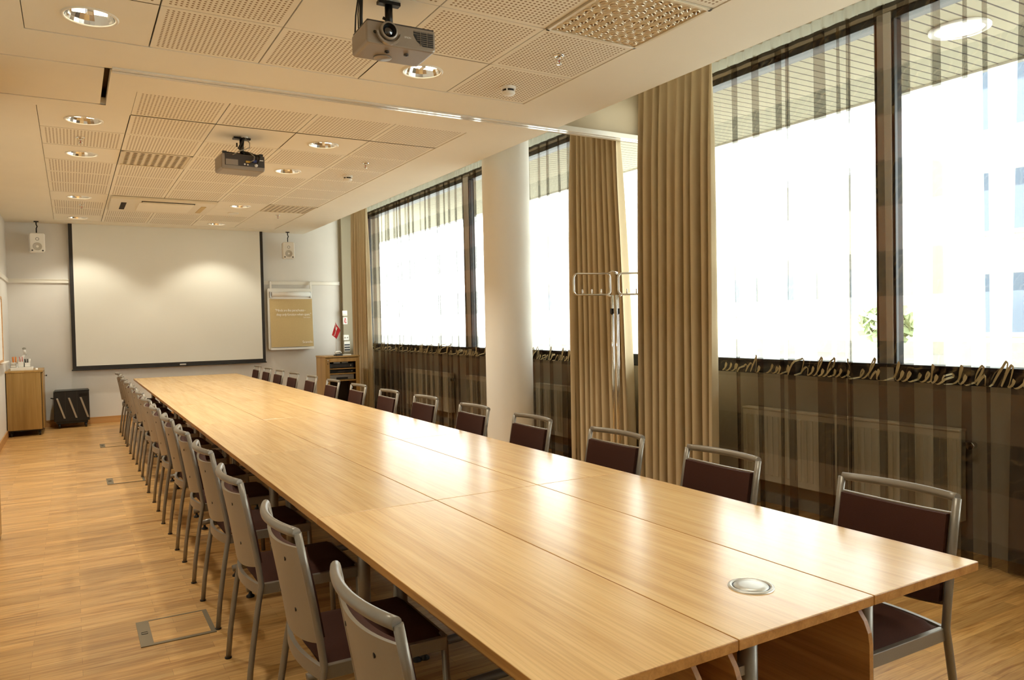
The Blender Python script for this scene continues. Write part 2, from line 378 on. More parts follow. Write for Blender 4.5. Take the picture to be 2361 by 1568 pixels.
DL = {'front': {(0, 0), (3, 0), (0, 4), (3, 4)}, 'rear': {(0, 1), (3, 1), (0, 3), (3, 3), (0, 7), (3, 7), (0, 10), (3, 10)}}  # nearest front pair is out of view: bare spots added for the lighting
PLAIN = {'front': {(2, 1)}, 'rear': {(2, 1), (4, 8), (4, 9), (4, 10), (3, 8), (1, 7), (2, 7), (1, 8), (2, 8)}}
SKIP = {'front': {(4, 2)}, 'rear': {(0, 0), (1, 3), (4, 7)}}
DOWN = []
def tile_field(name, rows, key):
    t = MB(); g = 0.004; z = ZC + 0.004
    for i in range(5):
        for j in range(len(rows)-1):
            if (i, j) in SKIP[key]: continue
            x0, x1 = CX[i]+g, CX[i+1]-g; y0, y1 = sorted((rows[j], rows[j+1])); y0 += g; y1 -= g
            if (i, j) in DL[key]:
                cx, cyy = (x0+x1)/2, (y0+y1)/2; n = 40; DOWN.append((cx, cyy, key, i, j)); R = 0.122
                ring = []
                for k in range(n):
                    a = 2*PI*(k+0.5)/n; ca, sa = math.cos(a), math.sin(a); sc = min((x1-x0)/2/max(abs(ca), 1e-6), (y1-y0)/2/max(abs(sa), 1e-6))
                    ring.append(((cx+ca*sc, cyy+sa*sc, z), (cx+ca*R, cyy+sa*R, z), (cx+ca*R, cyy+sa*R, z+0.02)))
                # exact corners of the square
                for k in range(n):
                    A, B = ring[k], ring[(k+1) % n]
                    t.quad(A[0], B[0], B[1], A[1], 1); t.quad(A[1], B[1], B[2], A[2], 1)
                for qx, qy in ((x0,y0),(x1,y0),(x1,y1),(x0,y1)):
                    best = sorted(range(n), key=lambda k: (ring[k][0][0]-qx)**2 + (ring[k][0][1]-qy)**2)[:2]
                    t_i = t.add([(qx, qy, z), ring[best[0]][0], ring[best[1]][0]]); t.face((t_i, t_i+1, t_i+2), 1)
            else:
                m = 1 if (i, j) in PLAIN[key] else 0
                t.box(x0, x1, y0, y1, z, z+0.018, mats=[m, 1, 1, 1, 1, 1])
    return t.obj(name, [M['perf'], M['ceil']], ceiling)
tile_field('tile_field', FR, 'front'); tile_field('tile_field', RR, 'rear')

# partition track, its bulkhead in the curtain pocket, and the post at the window
tr = MB()
for y0, y1 in ((YT-0.045, YT-0.008), (YT+0.008, YT+0.045)): tr.box(0.27, XW-0.06, y0, y1, ZC-0.012, ZC+0.03)
struct(tr.obj('trim_track', M['track'], bevel=0.002))
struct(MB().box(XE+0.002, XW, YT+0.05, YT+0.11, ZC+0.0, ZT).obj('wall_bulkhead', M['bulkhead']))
struct(MB().box(XW-0.06, XW, YT-0.045, YT+0.045, 0, ZT).obj('trim_post', M['wall_grey'], bevel=0.003))
# stacked folding partition parked at the left wall (its wood faced end shows at the picture's edge)
fp = thing('folding_partition', 'wood faced folding partition parked against left wall', 'partition', (-0.62, 5.9, 0))
for k in range(4): MB().box(-0.155+k*0.078, -0.155+k*0.078+0.075, -0.5, 0.5, 0.02, 3.06).obj('partition_leaf', M['oak_cab'], fp, bevel=0.003)
MB().box(-0.15, 0.15, -0.49, 0.49, 0.0, 0.02).obj('bottom_seal', M['black'], fp)

# ------------------------------------------------------------------ windows
BAYS = [(9.17, 13.06), (5.40, 9.02), (3.08, 5.31), (0.20, 2.98), (-1.9, 0.06)]
for n, (a, b) in enumerate(BAYS):
    f = MB()
    f.box(XW+0.01, XW+0.15, a, b, 1.005, 1.118); f.box(XW+0.01, XW+0.15, a, b, 3.37, 3.42)
    f.box(XW+0.01, XW+0.09, a, a+0.02, 1.118, 3.37); f.box(XW+0.01, XW+0.09, b-0.02, b, 1.118, 3.37)
    fo = struct(f.obj('window_%d' % (n+1), M['frame_dark'], bevel=0.004))
    pn = MB(); pn.quad((XW+0.05, a+0.02, 1.118), (XW+0.05, b-0.02, 1.118), (XW+0.05, b-0.02, 3.37), (XW+0.05, a+0.02, 3.37)); pn.obj('pane', M['glass'], fo)
mu = MB()
for a, b in ((9.02, 9.17), (5.31, 5.40), (2.98, 3.08), (0.06, 0.20)): mu.box(XW+0.005, XW+0.09, a, b, 1.005, 3.42)
struct(mu.obj('trim_mullion', M['mullion'], bevel=0.004))
struct(MB().box(XW-0.05, XW+0.01, YN, 13.06, 1.10, 1.122).obj('trim_sill', M['frame_dark'], bevel=0.004))

# round column
col = MB(); col.lathe([(0.2465, 0), (0.2465, ZT)], (3.955, 6.80, 0), 64); struct(col.obj('column', M['column']))

# radiators under the windows
def radiator(y0, y1, label):
    t = thing('radiator', label, 'radiator', (4.59, (y0+y1)/2, 0), 0, 'radiators under the windows'); L = (y1-y0)/2
    b = MB(); b.box(-0.035, 0.03, -L, L, 0.19, 0.735)
    b.obj('panel', M['radiator'], t, bevel=0.006)
    g = MB(); n = int(2*L/0.05)
    for k in range(n): yy = -L+0.03+k*(2*L-0.06)/max(n-1, 1); g.box(-0.041, -0.034, yy-0.013, yy+0.013, 0.24, 0.69)
    g.obj('ribs', M['radiator'], t, bevel=0.003)
    MB().box(-0.04, 0.034, -L, L, 0.735, 0.748).obj('top_grille', M['radiator'], t, bevel=0.002)
    v = MB(); v.tube([(0, -L-0.005, 0.66), (0, -L-0.06, 0.66)], 0.012, 10); v.tube([(0, -L-0.06, 0.66), (-0.045, -L-0.06, 0.66)], 0.022, 12); v.obj('valve', M['chrome'], t)
    for yy in (-L+0.1, L-0.1): MB().box(-0.02, 0.03, yy-0.015, yy+0.015, 0.0, 0.19).obj('bracket', M['radiator'], t)
radiator(2.50, 4.18, 'cream ribbed radiator behind sheer curtain nearest the camera')
radiator(0.50, 2.12, 'cream radiator under window at the right edge of picture')
radiator(5.62, 7.25, 'cream radiator behind sheer curtain beside the round column')
radiator(7.75, 9.0, 'cream radiator behind sheer, just beyond the column')
radiator(9.5, 11.1, 'cream radiator behind far sheer curtain, nearest the equipment cabinet')

# ------------------------------------------------------------------ curtains
def drape(name, label, x, yt, yb, z0, z1, nf, seed, amp=0.058):
    R = random.Random(seed); nu = nf*20+1; nv = 18
    ph = [R.uniform(-1.3, 1.3) for _ in range(nf+1)]; am = [R.uniform(0.4, 1.2) for _ in range(nf+1)]; sw = [R.uniform(-0.4, 0.4) for _ in range(nf+1)]
    def fn(u, v):
        z = z0 + (z1-z0)*v; k = u*nf; i = min(int(k), nf-1); f = k-i
        lerp = lambda A: A[i]*(1-f)+A[i+1]*f; bulge = 0.0105*(1-v**6)
        y0 = yb[0]+(yt[0]-yb[0])*v**1.5; y1 = yb[1]+(yt[1]-yb[1])*v**1.5
        a = amp*lerp(am)*(0.55+0.45*min(1, (1-v)*5))*(0.85+0.3*(1-v))
        th = 2*PI*k + lerp(ph) + lerp(sw)*(1-v)
        s = -math.cos(th)
        yy = y0+(y1-y0)*u + bulge*math.sin(2*th)
        return (x + a*s + 0.006*math.sin(9*u+3*v), yy, z)
    m = MB(); m.grid(fn, nu, nv)
    t = thing(name, label, 'curtain', (0, 0, 0), 0, 'taupe drapes')
    m.obj('fabric', M['drape'], t)
    h = MB()
    def hn(u, v):
        y = yt[0]+(yt[1]-yt[0])*u; return (x + 0.02*math.sin(2*PI*u*nf*2.3), y, z1+0.002+0.07*v)
    h.grid(hn, nf*14+1, 3); h.obj('heading', M['drape'], t)
    return t
drape('curtain_drape', 'taupe drape hanging at near side of the partition track', 4.23, (4.12, 4.96), (4.14, 5.00), 0.015, 3.42, 9, 3)
drape('curtain_drape', 'taupe drape hanging between column and coat stand', 4.40, (5.49, 6.20), (5.33, 6.22), 0.015, 3.42, 9, 5)
drape('curtain_drape', 'taupe drape in the far corner behind equipment cabinet', 4.25, (11.88, 12.66), (11.86, 12.66), 0.015, 3.42, 10, 9)

def pleats(y0, y1, seed):
    R = random.Random(seed); out = []; y = y0+R.uniform(0.03, 0.08)
    while y < y1-0.1:
        wt, wb = R.uniform(0.012, 0.05), R.uniform(0.012, 0.075)
        if R.random() < 0.25: wb = R.uniform(0.06, 0.095)
        out.append((y, wt, wb, R.uniform(-0.03, 0.03), R.uniform(0.010, 0.028)))
        y += wt+wb+R.uniform(0.03, 0.14)
    return out
def sheer_section(pl, y0, y1, x, v):
    pts = [(x, y0)]
    for k, (c, wt, wb, sw, d) in enumerate(pl):
        w_ = wb+(wt-wb)*v; cc = c+sw*(1-v)*0.8; o = 0.012*math.sin(k*2.1+v*1.4)
        pts += [(x+o*0.4, cc-w_*0.9), (x+o-d*0.2, cc+w_*0.8), (x+o-d, cc+w_), (x+o-d*1.3, cc), (x+o-d*1.8, cc-w_*0.75), (x+o-d*2.1, cc-w_), (x+o-d*2.6, cc-w_*0.5), (x+o-d*2.2, cc+w_*0.6), (x+o*0.2, cc+w_*1.7)]
    pts.append((x, y1)); return pts
def sheer_curtain(label, y0, y1, x, seed, script_rows):
    pl = pleats(y0, y1, seed); nv = 12; z0, z1 = 0.02, 3.34
    t = thing('sheer_curtain', label, 'curtain', (0, 0, 0), 0, 'brown printed sheer curtains')
    m = MB(); secs = []
    for k in range(nv):
        v = k/(nv-1); secs.append([(p[0], p[1], z0+(z1-z0)*v) for p in sheer_section(pl, y0, y1, x, v)])
    n = len(secs[0]); i0 = m.add([p for s in secs for p in s])
    for k in range(nv-1):
        for j in range(n-1): a = i0+k*n+j; m.face((a, a+1, a+n+1, a+n), 0, None, False)
    m.obj('fabric', M['sheer'], t, fix=False)
    h = MB(); nn = int((y1-y0)/0.012)
    h.grid(lambda u, v: (x-0.01+0.014*math.sin(u*nn*0.9)+0.006*math.sin(u*nn*0.37), y0+(y1-y0)*u, 3.355+0.085*v), nn, 3); h.obj('header_tape', M['header'], t, fix=False)
    b = MB(); b.grid(lambda u, v: (x-0.018+0.004*math.sin(u*nn*0.5), y0+(y1-y0)*u, 3.33+0.028*v), nn//2, 2); b.obj('header_shadow_strip', M['header_shade'], t, fix=False)  # dark strip standing for the shadow below the header tape
    # cursive print
    s = MB(); R = random.Random(seed+50)
    for zc, hh, cnt in script_rows:
        v = (zc-z0)/(z1-z0); sec = sheer_section(pl, y0, y1, x, v)
        def sx(y):
            best = x
            for q in range(len(sec)-1):
                (xa, ya), (xb, yb) = sec[q], sec[q+1]
                if (ya-y)*(yb-y) <= 0 and abs(yb-ya) > 1e-6: best = min(best, xa+(xb-xa)*(y-ya)/(yb-ya))
            return best-0.004
        y = y1-0.06; th = 0.0; amp = hh*0.5; adv = 0.05; sg_ = -1; pts = []
        while y > y0+0.08:
            th += 0.4
            if th > 2*PI:
                th -= 2*PI; q_ = R.random(); amp = hh*(R.uniform(0.38, 0.55) if q_ < 0.72 else R.uniform(0.9, 1.15)); adv = R.uniform(0.036, 0.06); sg_ = -1 if R.random() < 0.7 else 0.5
                
                if R.random() < 0.13: pts.append((y-0.004, zc-hh*0.4, 0.0007)); y -= 0.035; pts.append((y+0.004, zc-hh*0.4, 0.0007))
            dz = amp*(0.5-0.5*math.cos(th)); yy = y + sg_*0.017*math.sin(th)*(1 if amp < hh*0.7 else 1.2) - dz*0.45
            pts.append((yy, zc-hh*0.4+dz, 0.0012+0.0040*abs(math.sin(th*0.5+0.4)))); y -= adv*0.4/(2*PI)
        prev = None
        for p in pts:
            if p is None: prev = None; continue
            xx = sx(min(max(p[0], y0+0.01), y1-0.01)); cur = ((xx, p[0]-p[2], p[1]-p[2]), (xx, p[0]+p[2], p[1]+p[2]))
            if prev: s.quad(prev[0], prev[1], cur[1], cur[0])
            prev = cur
    s.obj('script_print', M['script'], t, fix=False)
    return t
M['header_shade'] = plain('header_shadow', rgb(58, 52, 42), 0.8)
ROWS = [(1.085, 0.125, 1)]
sheer_curtain('brown sheer curtain with script print across the near window', 1.70, 4.30, 4.40, 11, ROWS)
sheer_curtain('brown sheer curtain with script print across the far window', 6.18, 12.33, 4.40, 23, ROWS)
cr = thing('curtain_rail', 'dark curtain rail along window wall above the sheers', 'curtain rail', (4.43, 5.4, 3.50))
MB().box(-0.01, 0.01, -5.4, 7.6, -0.01, 0.012).obj('rail_bar', M['frame_dark'], cr)

# ------------------------------------------------------------------ ceiling fittings
def downlight_proto():
    t = thing('downlight', 'x', 'ceiling light')
    MB().lathe([(0.136, 0.003), (0.136, -0.004), (0.128, -0.008), (0.119, -0.004), (0.119, 0.003)], (0,0,0), 48).obj('trim_ring', M['ceil_white'], t)
    MB().lathe([(0.119, 0.0), (0.112, 0.02), (0.096, 0.05), (0.07, 0.075), (0.0, 0.082)], (0,0,0), 28, smooth=False).obj('reflector', M['reflector'], t)
    for s in (-1, 1):
        lm = MB(); lm.tube([(s*0.02, -0.018, 0.036), (s*0.082, -0.018, 0.036)], 0.013, 12); lm.tube([(s*0.02, 0.018, 0.036), (s*0.082, 0.018, 0.036)], 0.013, 12)
        lm.obj('lamp', M['lamp'], t)
    MB().box(-0.014, 0.014, -0.026, 0.026, 0.02, 0.078).obj('lamp_holder', M['white'], t)
    return t
DOWN.sort(key=lambda d: (d[2] != 'front', d[0] > 1, d[1]))
names = {('rear', 0, 1): 'round downlight in aisle-side row nearest the ceiling hatch', ('rear', 0, 3): 'round downlight in aisle-side row beside the cream air vent', ('rear', 0, 7): 'round downlight in aisle-side row beside the air conditioner',
         ('rear', 0, 10): 'round downlight in front of screen, on the left', ('rear', 3, 1): 'round downlight at right of the second projector', ('rear', 3, 3): 'round downlight in window-side row behind the second projector',
         ('rear', 3, 7): 'round downlight in window-side row beside the air conditioner', ('rear', 3, 10): 'round downlight in front of screen, on the right',
         ('front', 0, 0): 'large round downlight at top left near the camera', ('front', 3, 0): 'round downlight just below the near projector'}
proto = None
WARM = (1.0, 0.965, 0.82)
LAMP_W = 60.0
for cx, cyy, key, i, j in DOWN:
    lab = names.get((key, i, j))
    if lab:
        if proto is None: proto = downlight_proto(); proto.location = (cx, cyy, ZC+0.004); proto['label'] = lab; proto['group'] = 'ceiling downlights'
        else: dup(proto, (cx, cyy, ZC+0.004), 0, lab, 'ceiling downlights')
    la = bpy.data.lights.new('lamp_light', 'SPOT'); la.energy = LAMP_W*(0.75 if key == 'front' else 0.68 if j == 10 else 1.35); la.color = WARM; la.spot_size = math.radians(112); la.spot_blend = 0.45; la.shadow_soft_size = 0.06
    lo = bpy.data.objects.new('lamp_light', la); COL.objects.link(lo); lo.location = (cx, cyy, ZC-0.012)

def sprinkler(label, x, y, first=[None]):
    if first[0] is None:
        t = thing('sprinkler', label, 'sprinkler', (x, y, ZC+0.003), 0, 'ceiling sprinklers'); first[0] = t
        MB().lathe([(0.034, 0.0), (0.034, -0.004), (0.022, -0.009), (0.016, -0.002)], (0,0,0), 24).obj('escutcheon', M['chrome'], t)
        b = MB(); b.tube([(0,0,-0.002), (0,0,-0.022)], 0.010, 12)
        for s in (-1, 1): b.tube([(s*0.008, 0, -0.02), (s*0.014, 0, -0.036), (s*0.004, 0, -0.052)], 0.003, 6)
        b.obj('body', M['chrome'], t)
        MB().tube([(0,0,-0.022), (0,0,-0.05)], 0.003, 8).obj('bulb', M['redmark'], t)
        MB().lathe([(0.0, -0.050), (0.016, -0.050), (0.016, -0.054), (0.0, -0.054)], (0,0,0), 16).obj('deflector', M['chrome'], t)
    else: dup(first[0], (x, y, ZC+0.003), 0, label)
sprinkler('chrome sprinkler in perforated tile beside the big chrome vent', 2.658, 3.88)
sprinkler('chrome sprinkler beside smoke detector over window-side tables', 2.623, 7.33)
sprinkler('chrome sprinkler between two aisle-side downlights beyond the hatch', 0.115, 7.38)
sprinkler('chrome sprinkler at left of the air conditioner', 0.165, 11.27)
sprinkler('chrome sprinkler behind the small far vent', 2.667, 11.26)
def smoke(label, x, y, first=[None]):
    if first[0] is None:
        t = thing('smoke_detector', label, 'smoke detector', (x, y, ZC+0.003), 0, 'smoke detectors'); first[0] = t
        MB().lathe([(0.052, 0.0), (0.052, -0.018), (0.046, -0.02)], (0,0,0), 32).obj('base', M['white'], t)
        MB().lathe([(0.040, -0.018), (0.040, -0.034)], (0,0,0), 32).obj('sensor_slot', M['black'], t)
        b = MB(); b.lathe([(0.046, -0.034), (0.047, -0.045), (0.036, -0.055), (0.0, -0.057)], (0,0,0), 32)
        for k in range(4): a = PI/4+k*PI/2; b.box(0.04*math.cos(a)-0.004, 0.04*math.cos(a)+0.004, 0.04*math.sin(a)-0.004, 0.04*math.sin(a)+0.004, -0.036, -0.018)
        b.obj('cap', M['white'], t)
    else: dup(first[0], (x, y, ZC+0.003), 0, label)
smoke('white smoke detector on ceiling near the partition track', 2.69, 4.56)
smoke('white smoke detector on rear ceiling, farther from the camera', 2.67, 8.04)
dc = MB(); dc.lathe([(0.075, 0), (0.075, -0.008), (0.06, -0.012), (0, -0.012)], (2.05, 11.31, ZC+0.003), 32); tag(dc.obj('ceiling_cap', M['ceil_white']), 'flat round white ceiling cap behind a far downlight', 'ceiling cap')

# nozzle vents
NOZ = None
def vent(label, x0, x1, y0, y1, mat, nmat, n, nr, hole=None):
    global NOZ
    t = thing('air_vent', label, 'air vent', ((x0+x1)/2, (y0+y1)/2, ZC+0.002), 0, 'square nozzle air vents'); L, W_ = (x1-x0)/2, (y1-y0)/2
    MB().box(-L, L, -W_, W_, 0.0, 0.02).obj('face_plate', mat, t, bevel=0.003)
    f = MB()
    for a in ((-L, L, -W_, -W_+0.02), (-L, L, W_-0.02, W_), (-L, -L+0.02, -W_, W_), (L-0.02, L, -W_, W_)): f.box(a[0], a[1], a[2], a[3], -0.008, 0.0)
    f.obj('frame', mat, t, bevel=0.002)
    q = MB(); q.lathe([(nr, 0.002), (nr*1.02, -0.003), (nr*0.95, -0.005), (nr*0.9, -0.0045)] if hole else [(nr, 0.002), (nr*1.02, -0.006), (nr*0.86, -0.011), (nr*0.80, -0.004)], (0,0,0), 20, 0); q.lathe([(nr*0.80, -0.004), (nr*0.78, 0.004)], (0,0,0), 20, 1)
    rh, zh = (nr*0.92, -0.0046) if hole else (nr*0.8, -0.0035)
    q.face([q.add([(rh*math.cos(2*PI*k/20), rh*math.sin(2*PI*k/20), zh) for k in range(20)])+k for k in range(20)], 1)
    if not hole: q.tube([(-nr*0.8, 0, -0.006), (nr*0.8, 0, -0.008)], nr*0.2, 8, 0)
    first = None
    for a in range(n):
        for b in range(n):
            px = -L+0.06+(2*L-0.12)*a/(n-1); py = -W_+0.06+(2*W_-0.12)*b/(n-1)
            ang = math.atan2(py, px)
            if first is None: o = first = q.obj('nozzle', [nmat, hole or M['vent_gap']], t, fix=False)
            else: o = first.copy(); COL.objects.link(o); o.parent = t
            o.location = (px, py, 0); o.rotation_euler = (0.0, 0.0, ang+PI/2)
    return t
vent('large cream vent with shiny round nozzles beside the near projector', CX[4]+0.003, CX[5]-0.003, FR[3]+0.003, FR[2]-0.003, M['vent_cream'], M['vent_shine'] if 'vent_shine' in M else M['chrome'], 9, 0.0235)
vent('cream nozzle vent over aisle side, left of second projector', CX[1]+0.003, CX[2]-0.003, RR[3]+0.003, RR[4]-0.003, M['vent_cream'], M['vent_cream'], 9, 0.021, M['vent_dark'])
vent('cream nozzle vent at far window end of ceiling', CX[4]+0.003, CX[5]-0.003, RR[7]+0.003, RR[8]-0.003, M['vent_cream'], M['vent_cream'], 9, 0.021, M['vent_dark'])

# cassette air conditioner
ac = thing('air_conditioner', 'flat cream cassette air conditioner in the rear ceiling', 'air conditioner', (1.09, 10.93, ZC))
MB().box(-0.62, 0.60, -0.585, 0.50, -0.035, 0.003).obj('housing', M['vent_cream'], ac, bevel=0.014)
MB().box(-0.30, 0.34, -0.36, 0.34, -0.042, -0.03).obj('intake_grille', M['ceil'], ac, bevel=0.004)
lo = MB(); lo.box(-0.28, 0.34, -0.50, -0.42, -0.040, -0.034); lo.obj('louver', M['dark'], ac)
l2 = MB(); l2.box(-0.27, 0.33, -0.475, -0.455, -0.046, -0.040); l2.obj('louver_blade', M['vent_cream'], ac)
l3 = MB(); l3.box(-0.50, -0.44, -0.30, 0.28, -0.040, -0.034); l3.obj('side_slot', M['dark'], ac)
l4 = MB(); l4.box(0.44, 0.50, -0.30, 0.28, -0.040, -0.034); l4.obj('side_slot', M['kraft'], ac)

# ------------------------------------------------------------------ projectors
def text_mesh(txt, size, name='text', extrude=0.0, align='LEFT', shear=0.0, space=1.0):
    cu = bpy.data.curves.new(name, 'FONT'); cu.body = txt; cu.size = size; cu.extrude = extrude; cu.align_x = align; cu.shear = shear; cu.space_character = space
    o = bpy.data.objects.new(name, cu); COL.objects.link(o); bpy.context.view_layer.update()
    me = bpy.data.meshes.new_from_object(o.evaluated_get(bpy.context.evaluated_depsgraph_get())); bpy.data.objects.remove(o); bpy.data.curves.remove(cu)
    return me
def place_text(txt, size, mat, parent, M4, name='lettering', **kw):
    me = text_mesh(txt, size, name, **kw); me.transform(M4); me.materials.clear(); me.materials.append(mat)
    o = bpy.data.objects.new(name, me); COL.objects.link(o); o.parent = parent; return o
FACE_Y = Matrix(((1,0,0,0),(0,0,-1,0),(0,1,0,0),(0,0,0,1)))      # text that faces -Y

def rounded_rect(x0, x1, z0, z1, r, n=5):
    pts = []
    for cx, cz, a0 in ((x1-r, z0+r, -PI/2), (x1-r, z1-r, 0), (x0+r, z1-r, PI/2), (x0+r, z0+r, PI)):
        for k in range(n+1): a = a0+PI/2*k/n; pts.append((cx+r*math.cos(a), cz+r*math.sin(a)))
    return pts

p1 = thing('projector', 'grey projector with lens, fixed to the near ceiling', 'projector', (1.43, 3.545, 2.79), math.radians(-1.5))
MB().prism(rounded_rect(-0.178, 0.178, 0.0, 0.108, 0.018), 'y', -0.115, 0.115).obj('housing', M['proj'], p1, bevel=0.008)
MB().box(-0.172, 0.172, -0.112, 0.112, 0.104, 0.114).obj('base_plate', M['proj_dark'], p1, bevel=0.004)
le = MB(); le.lathe([(0.044, -0.112), (0.044, -0.132), (0.040, -0.138), (0.034, -0.138)], (-0.068, 0, 0.066), 36, 0, axis='y'); lr = le.obj('lens_ring', M['proj'], p1)
le = MB(); le.lathe([(0.034, -0.136), (0.032, -0.122), (0.026, -0.118)], (-0.068, 0, 0.066), 36, axis='y'); le.obj('lens_barrel', M['black'], lr)
le = MB(); le.lathe([(0.027, -0.120), (0.02, -0.128), (0.0, -0.131)], (-0.068, 0, 0.066), 36, axis='y'); le.obj('lens', M['lens'], lr)
sh = MB()
for k in range(9):
    a0 = PI+0.15+k*(PI-0.3)/9; a1 = PI+0.15+(k+1)*(PI-0.3)/9; cx, cz = -0.068, 0.066
    def q(a, r): return (cx+r*math.cos(a), cz+r*math.sin(a))
    sh.prism([q(a0, 0.056), q(a1, 0.056), q(a1, 0.066), q(a0, 0.066)], 'y', -0.135, -0.113)
sh.obj('lens_shroud', M['proj'], p1)
gr = MB(); gp = [(0.062, 0.092), (0.165, 0.092), (0.165, 0.022), (0.11, 0.022), (0.078, 0.044), (0.062, 0.072)]; gr.prism(gp, 'y', -0.1165, -0.112); gr = gr.obj('front_grille', M['black'], p1)
gb = MB()
for k in range(7): z = 0.028+k*0.0098; xl = 0.062 if z > 0.07 else (0.078 if z > 0.046 else 0.098); gb.box(xl, 0.166, -0.119, -0.1155, z, z+0.002)
for xx in (0.096, 0.131): gb.box(xx, xx+0.002, -0.119, -0.1155, 0.024, 0.091)
gb.obj('grille_bar', M['proj'], gr)
MB().lathe([(0.0, -0.1165), (0.008, -0.1165), (0.008, -0.112)], (-0.135, 0, 0.055), 16, axis='y').obj('sensor', M['black'], p1)
place_text('EPSON', 0.011, M['paper'], p1, Matrix.Translation((0.015, -0.1156, 0.05)) @ FACE_Y, 'brand_lettering')
for s in (-1, 1): MB().lathe([(0.012, 0.0), (0.012, -0.008), (0.006, -0.008)], (s*0.05, -0.04, 0.0), 16).obj('foot', M['proj_dark'], p1)
MB().lathe([(0.0, 0.0), (0.042, 0.0), (0.046, -0.003), (0.04, -0.006), (0.0, -0.004)], (-0.04, 0.055, 0.0), 24).obj('bottom_cap', M['proj'], p1)
MB().lathe([(0.024, 0.112), (0.026, 0.124), (0.0, 0.126)], (0.06, -0.06, 0), 20).obj('adjuster', M['black'], p1)
mt = MB(); mt.tube([(0.012, 0.09, 0.112), (0.012, 0.09, 0.17)], 0.012, 12); mt.tube([(0.012, 0.09, 0.165), (0.012, 0.09, 0.285)], 0.020, 14)
mt.box(-0.045, 0.07, 0.07, 0.11, 0.282, 0.298); mt.tube([(-0.02, 0.09, 0.215), (0.012, 0.09, 0.205)], 0.008, 8); mt.tube([(0.012, 0.09, 0.196), (0.045, 0.09, 0.19)], 0.006, 8)
for a in ((-0.12, 0.10), (0.13, 0.13)): mt.tube([(0.012, 0.09, 0.125), (a[0], a[1]-0.04, 0.118)], 0.009, 8)
mt.obj('ceiling_mount', M['black_metal'], p1)
cb = MB(); cb.tube([(-0.135, 0.075, 0.296), (-0.138, 0.08, 0.2), (-0.135, 0.09, 0.115)], 0.009, 8); cb.tube([(-0.150, 0.075, 0.296), (-0.163, 0.085, 0.2), (-0.165, 0.1, 0.10)], 0.004, 8); cb.tube([(-0.143, 0.08, 0.296), (-0.15, 0.09, 0.21), (-0.145, 0.1, 0.112)], 0.003, 8)
cb.obj('cable', M['cable'], p1)
MB().lathe([(0.026, 0.298), (0.026, 0.288), (0.018, 0.288)], (-0.142, 0.076, 0), 20).obj('cable_grommet', M['white'], p1)
MB().tube([(-0.10, 0.05, 0.115), (-0.09, 0.02, 0.135), (-0.06, 0.01, 0.120)], 0.006, 8).obj('cable_tie', M['white'], p1)

p2 = thing('projector', 'dark backed projector with tangled cables on rear ceiling', 'projector', (1.30, 6.80, 2.785), math.radians(3))
MB().prism(rounded_rect(-0.180, 0.180, 0.0, 0.135, 0.02), 'y', -0.12, 0.125).obj('housing', M['proj'], p2, bevel=0.008)
MB().box(-0.150, 0.176, -0.124, -0.119, 0.036, 0.130).obj('rear_panel', M['proj_dark'], p2)
MB().box(-0.145, -0.045, -0.127, -0.122, 0.038, 0.085).obj('rating_plate', M['proj'], p2)
MB().box(0.128, 0.166, -0.127, -0.123, 0.092, 0.099).obj('white_label', M['white'], p2)
kk = MB(); kk.lathe([(0.0, -0.128), (0.014, -0.128), (0.014, -0.122)], (0.105, 0, 0.05), 16, axis='y'); kk.lathe([(0.0, -0.128), (0.007, -0.128), (0.007, -0.122)], (0.01, 0, 0.052), 12, axis='y'); kk.lathe([(0.0, -0.128), (0.007, -0.128), (0.007, -0.122)], (0.035, 0, 0.05), 12, axis='y'); kk.obj('socket', M['paper'], p2)
MB().box(0.018, 0.052, -0.140, -0.122, 0.066, 0.080).obj('video_plug', M['yellow'], p2)
MB().box(0.075, 0.105, -0.150, -0.122, 0.07, 0.095).obj('video_plug', M['bluemark'], p2)
for s in (-1, 1): MB().box(s*0.15-0.016, s*0.15+0.016, -0.12, -0.09, 0.132, 0.152).obj('bracket_clip', M['black'], p2)
mt = MB(); mt.tube([(0.02, 0.0, 0.135), (0.02, 0.0, 0.30)], 0.018, 12); mt.box(-0.05, 0.09, -0.03, 0.03, 0.286, 0.300); mt.tube([(-0.02, 0, 0.22), (-0.02, 0, 0.255)], 0.006, 8)
for a in ((-0.15, -0.1), (0.15, -0.1)): mt.tube([(0.02, 0.0, 0.16), (a[0], a[1], 0.14)], 0.010, 8)
mt.obj('ceiling_mount', M['black_metal'], p2)
MB().lathe([(0.03, 0.304), (0.03, 0.298), (0.0, 0.298)], (0.035, -0.04, 0), 20).obj('cable_grommet', M['white'], p2)
def loop(pts, r): return MB().tube(pts, r, 8)
loop([(0.035, -0.04, 0.298), (0.07, -0.07, 0.25), (0.06, -0.10, 0.20), (-0.02, -0.12, 0.165), (-0.09, -0.135, 0.12)], 0.004).obj('cable', M['cable_grey'], p2)
loop([(0.03, -0.04, 0.298), (0.00, -0.06, 0.24), (-0.03, -0.09, 0.19), (0.0, -0.11, 0.16), (0.06, -0.13, 0.15), (0.11, -0.15, 0.12), (0.10, -0.15, 0.09)], 0.007).obj('cable', M['cable'], p2)
loop([(0.0, -0.10, 0.165), (0.05, -0.13, 0.155), (0.085, -0.15, 0.12), (0.08, -0.155, 0.085), (0.05, -0.145, 0.072)], 0.004).obj('cable', M['cable_grey'], p2)
loop([(0.03, -0.03, 0.29), (0.02, -0.05, 0.23), (-0.01, -0.07, 0.18), (0.03, -0.09, 0.15), (0.10, -0.11, 0.145), (0.14, -0.14, 0.12), (0.11, -0.14, 0.06)], 0.006).obj('cable', M['cable'], p2)

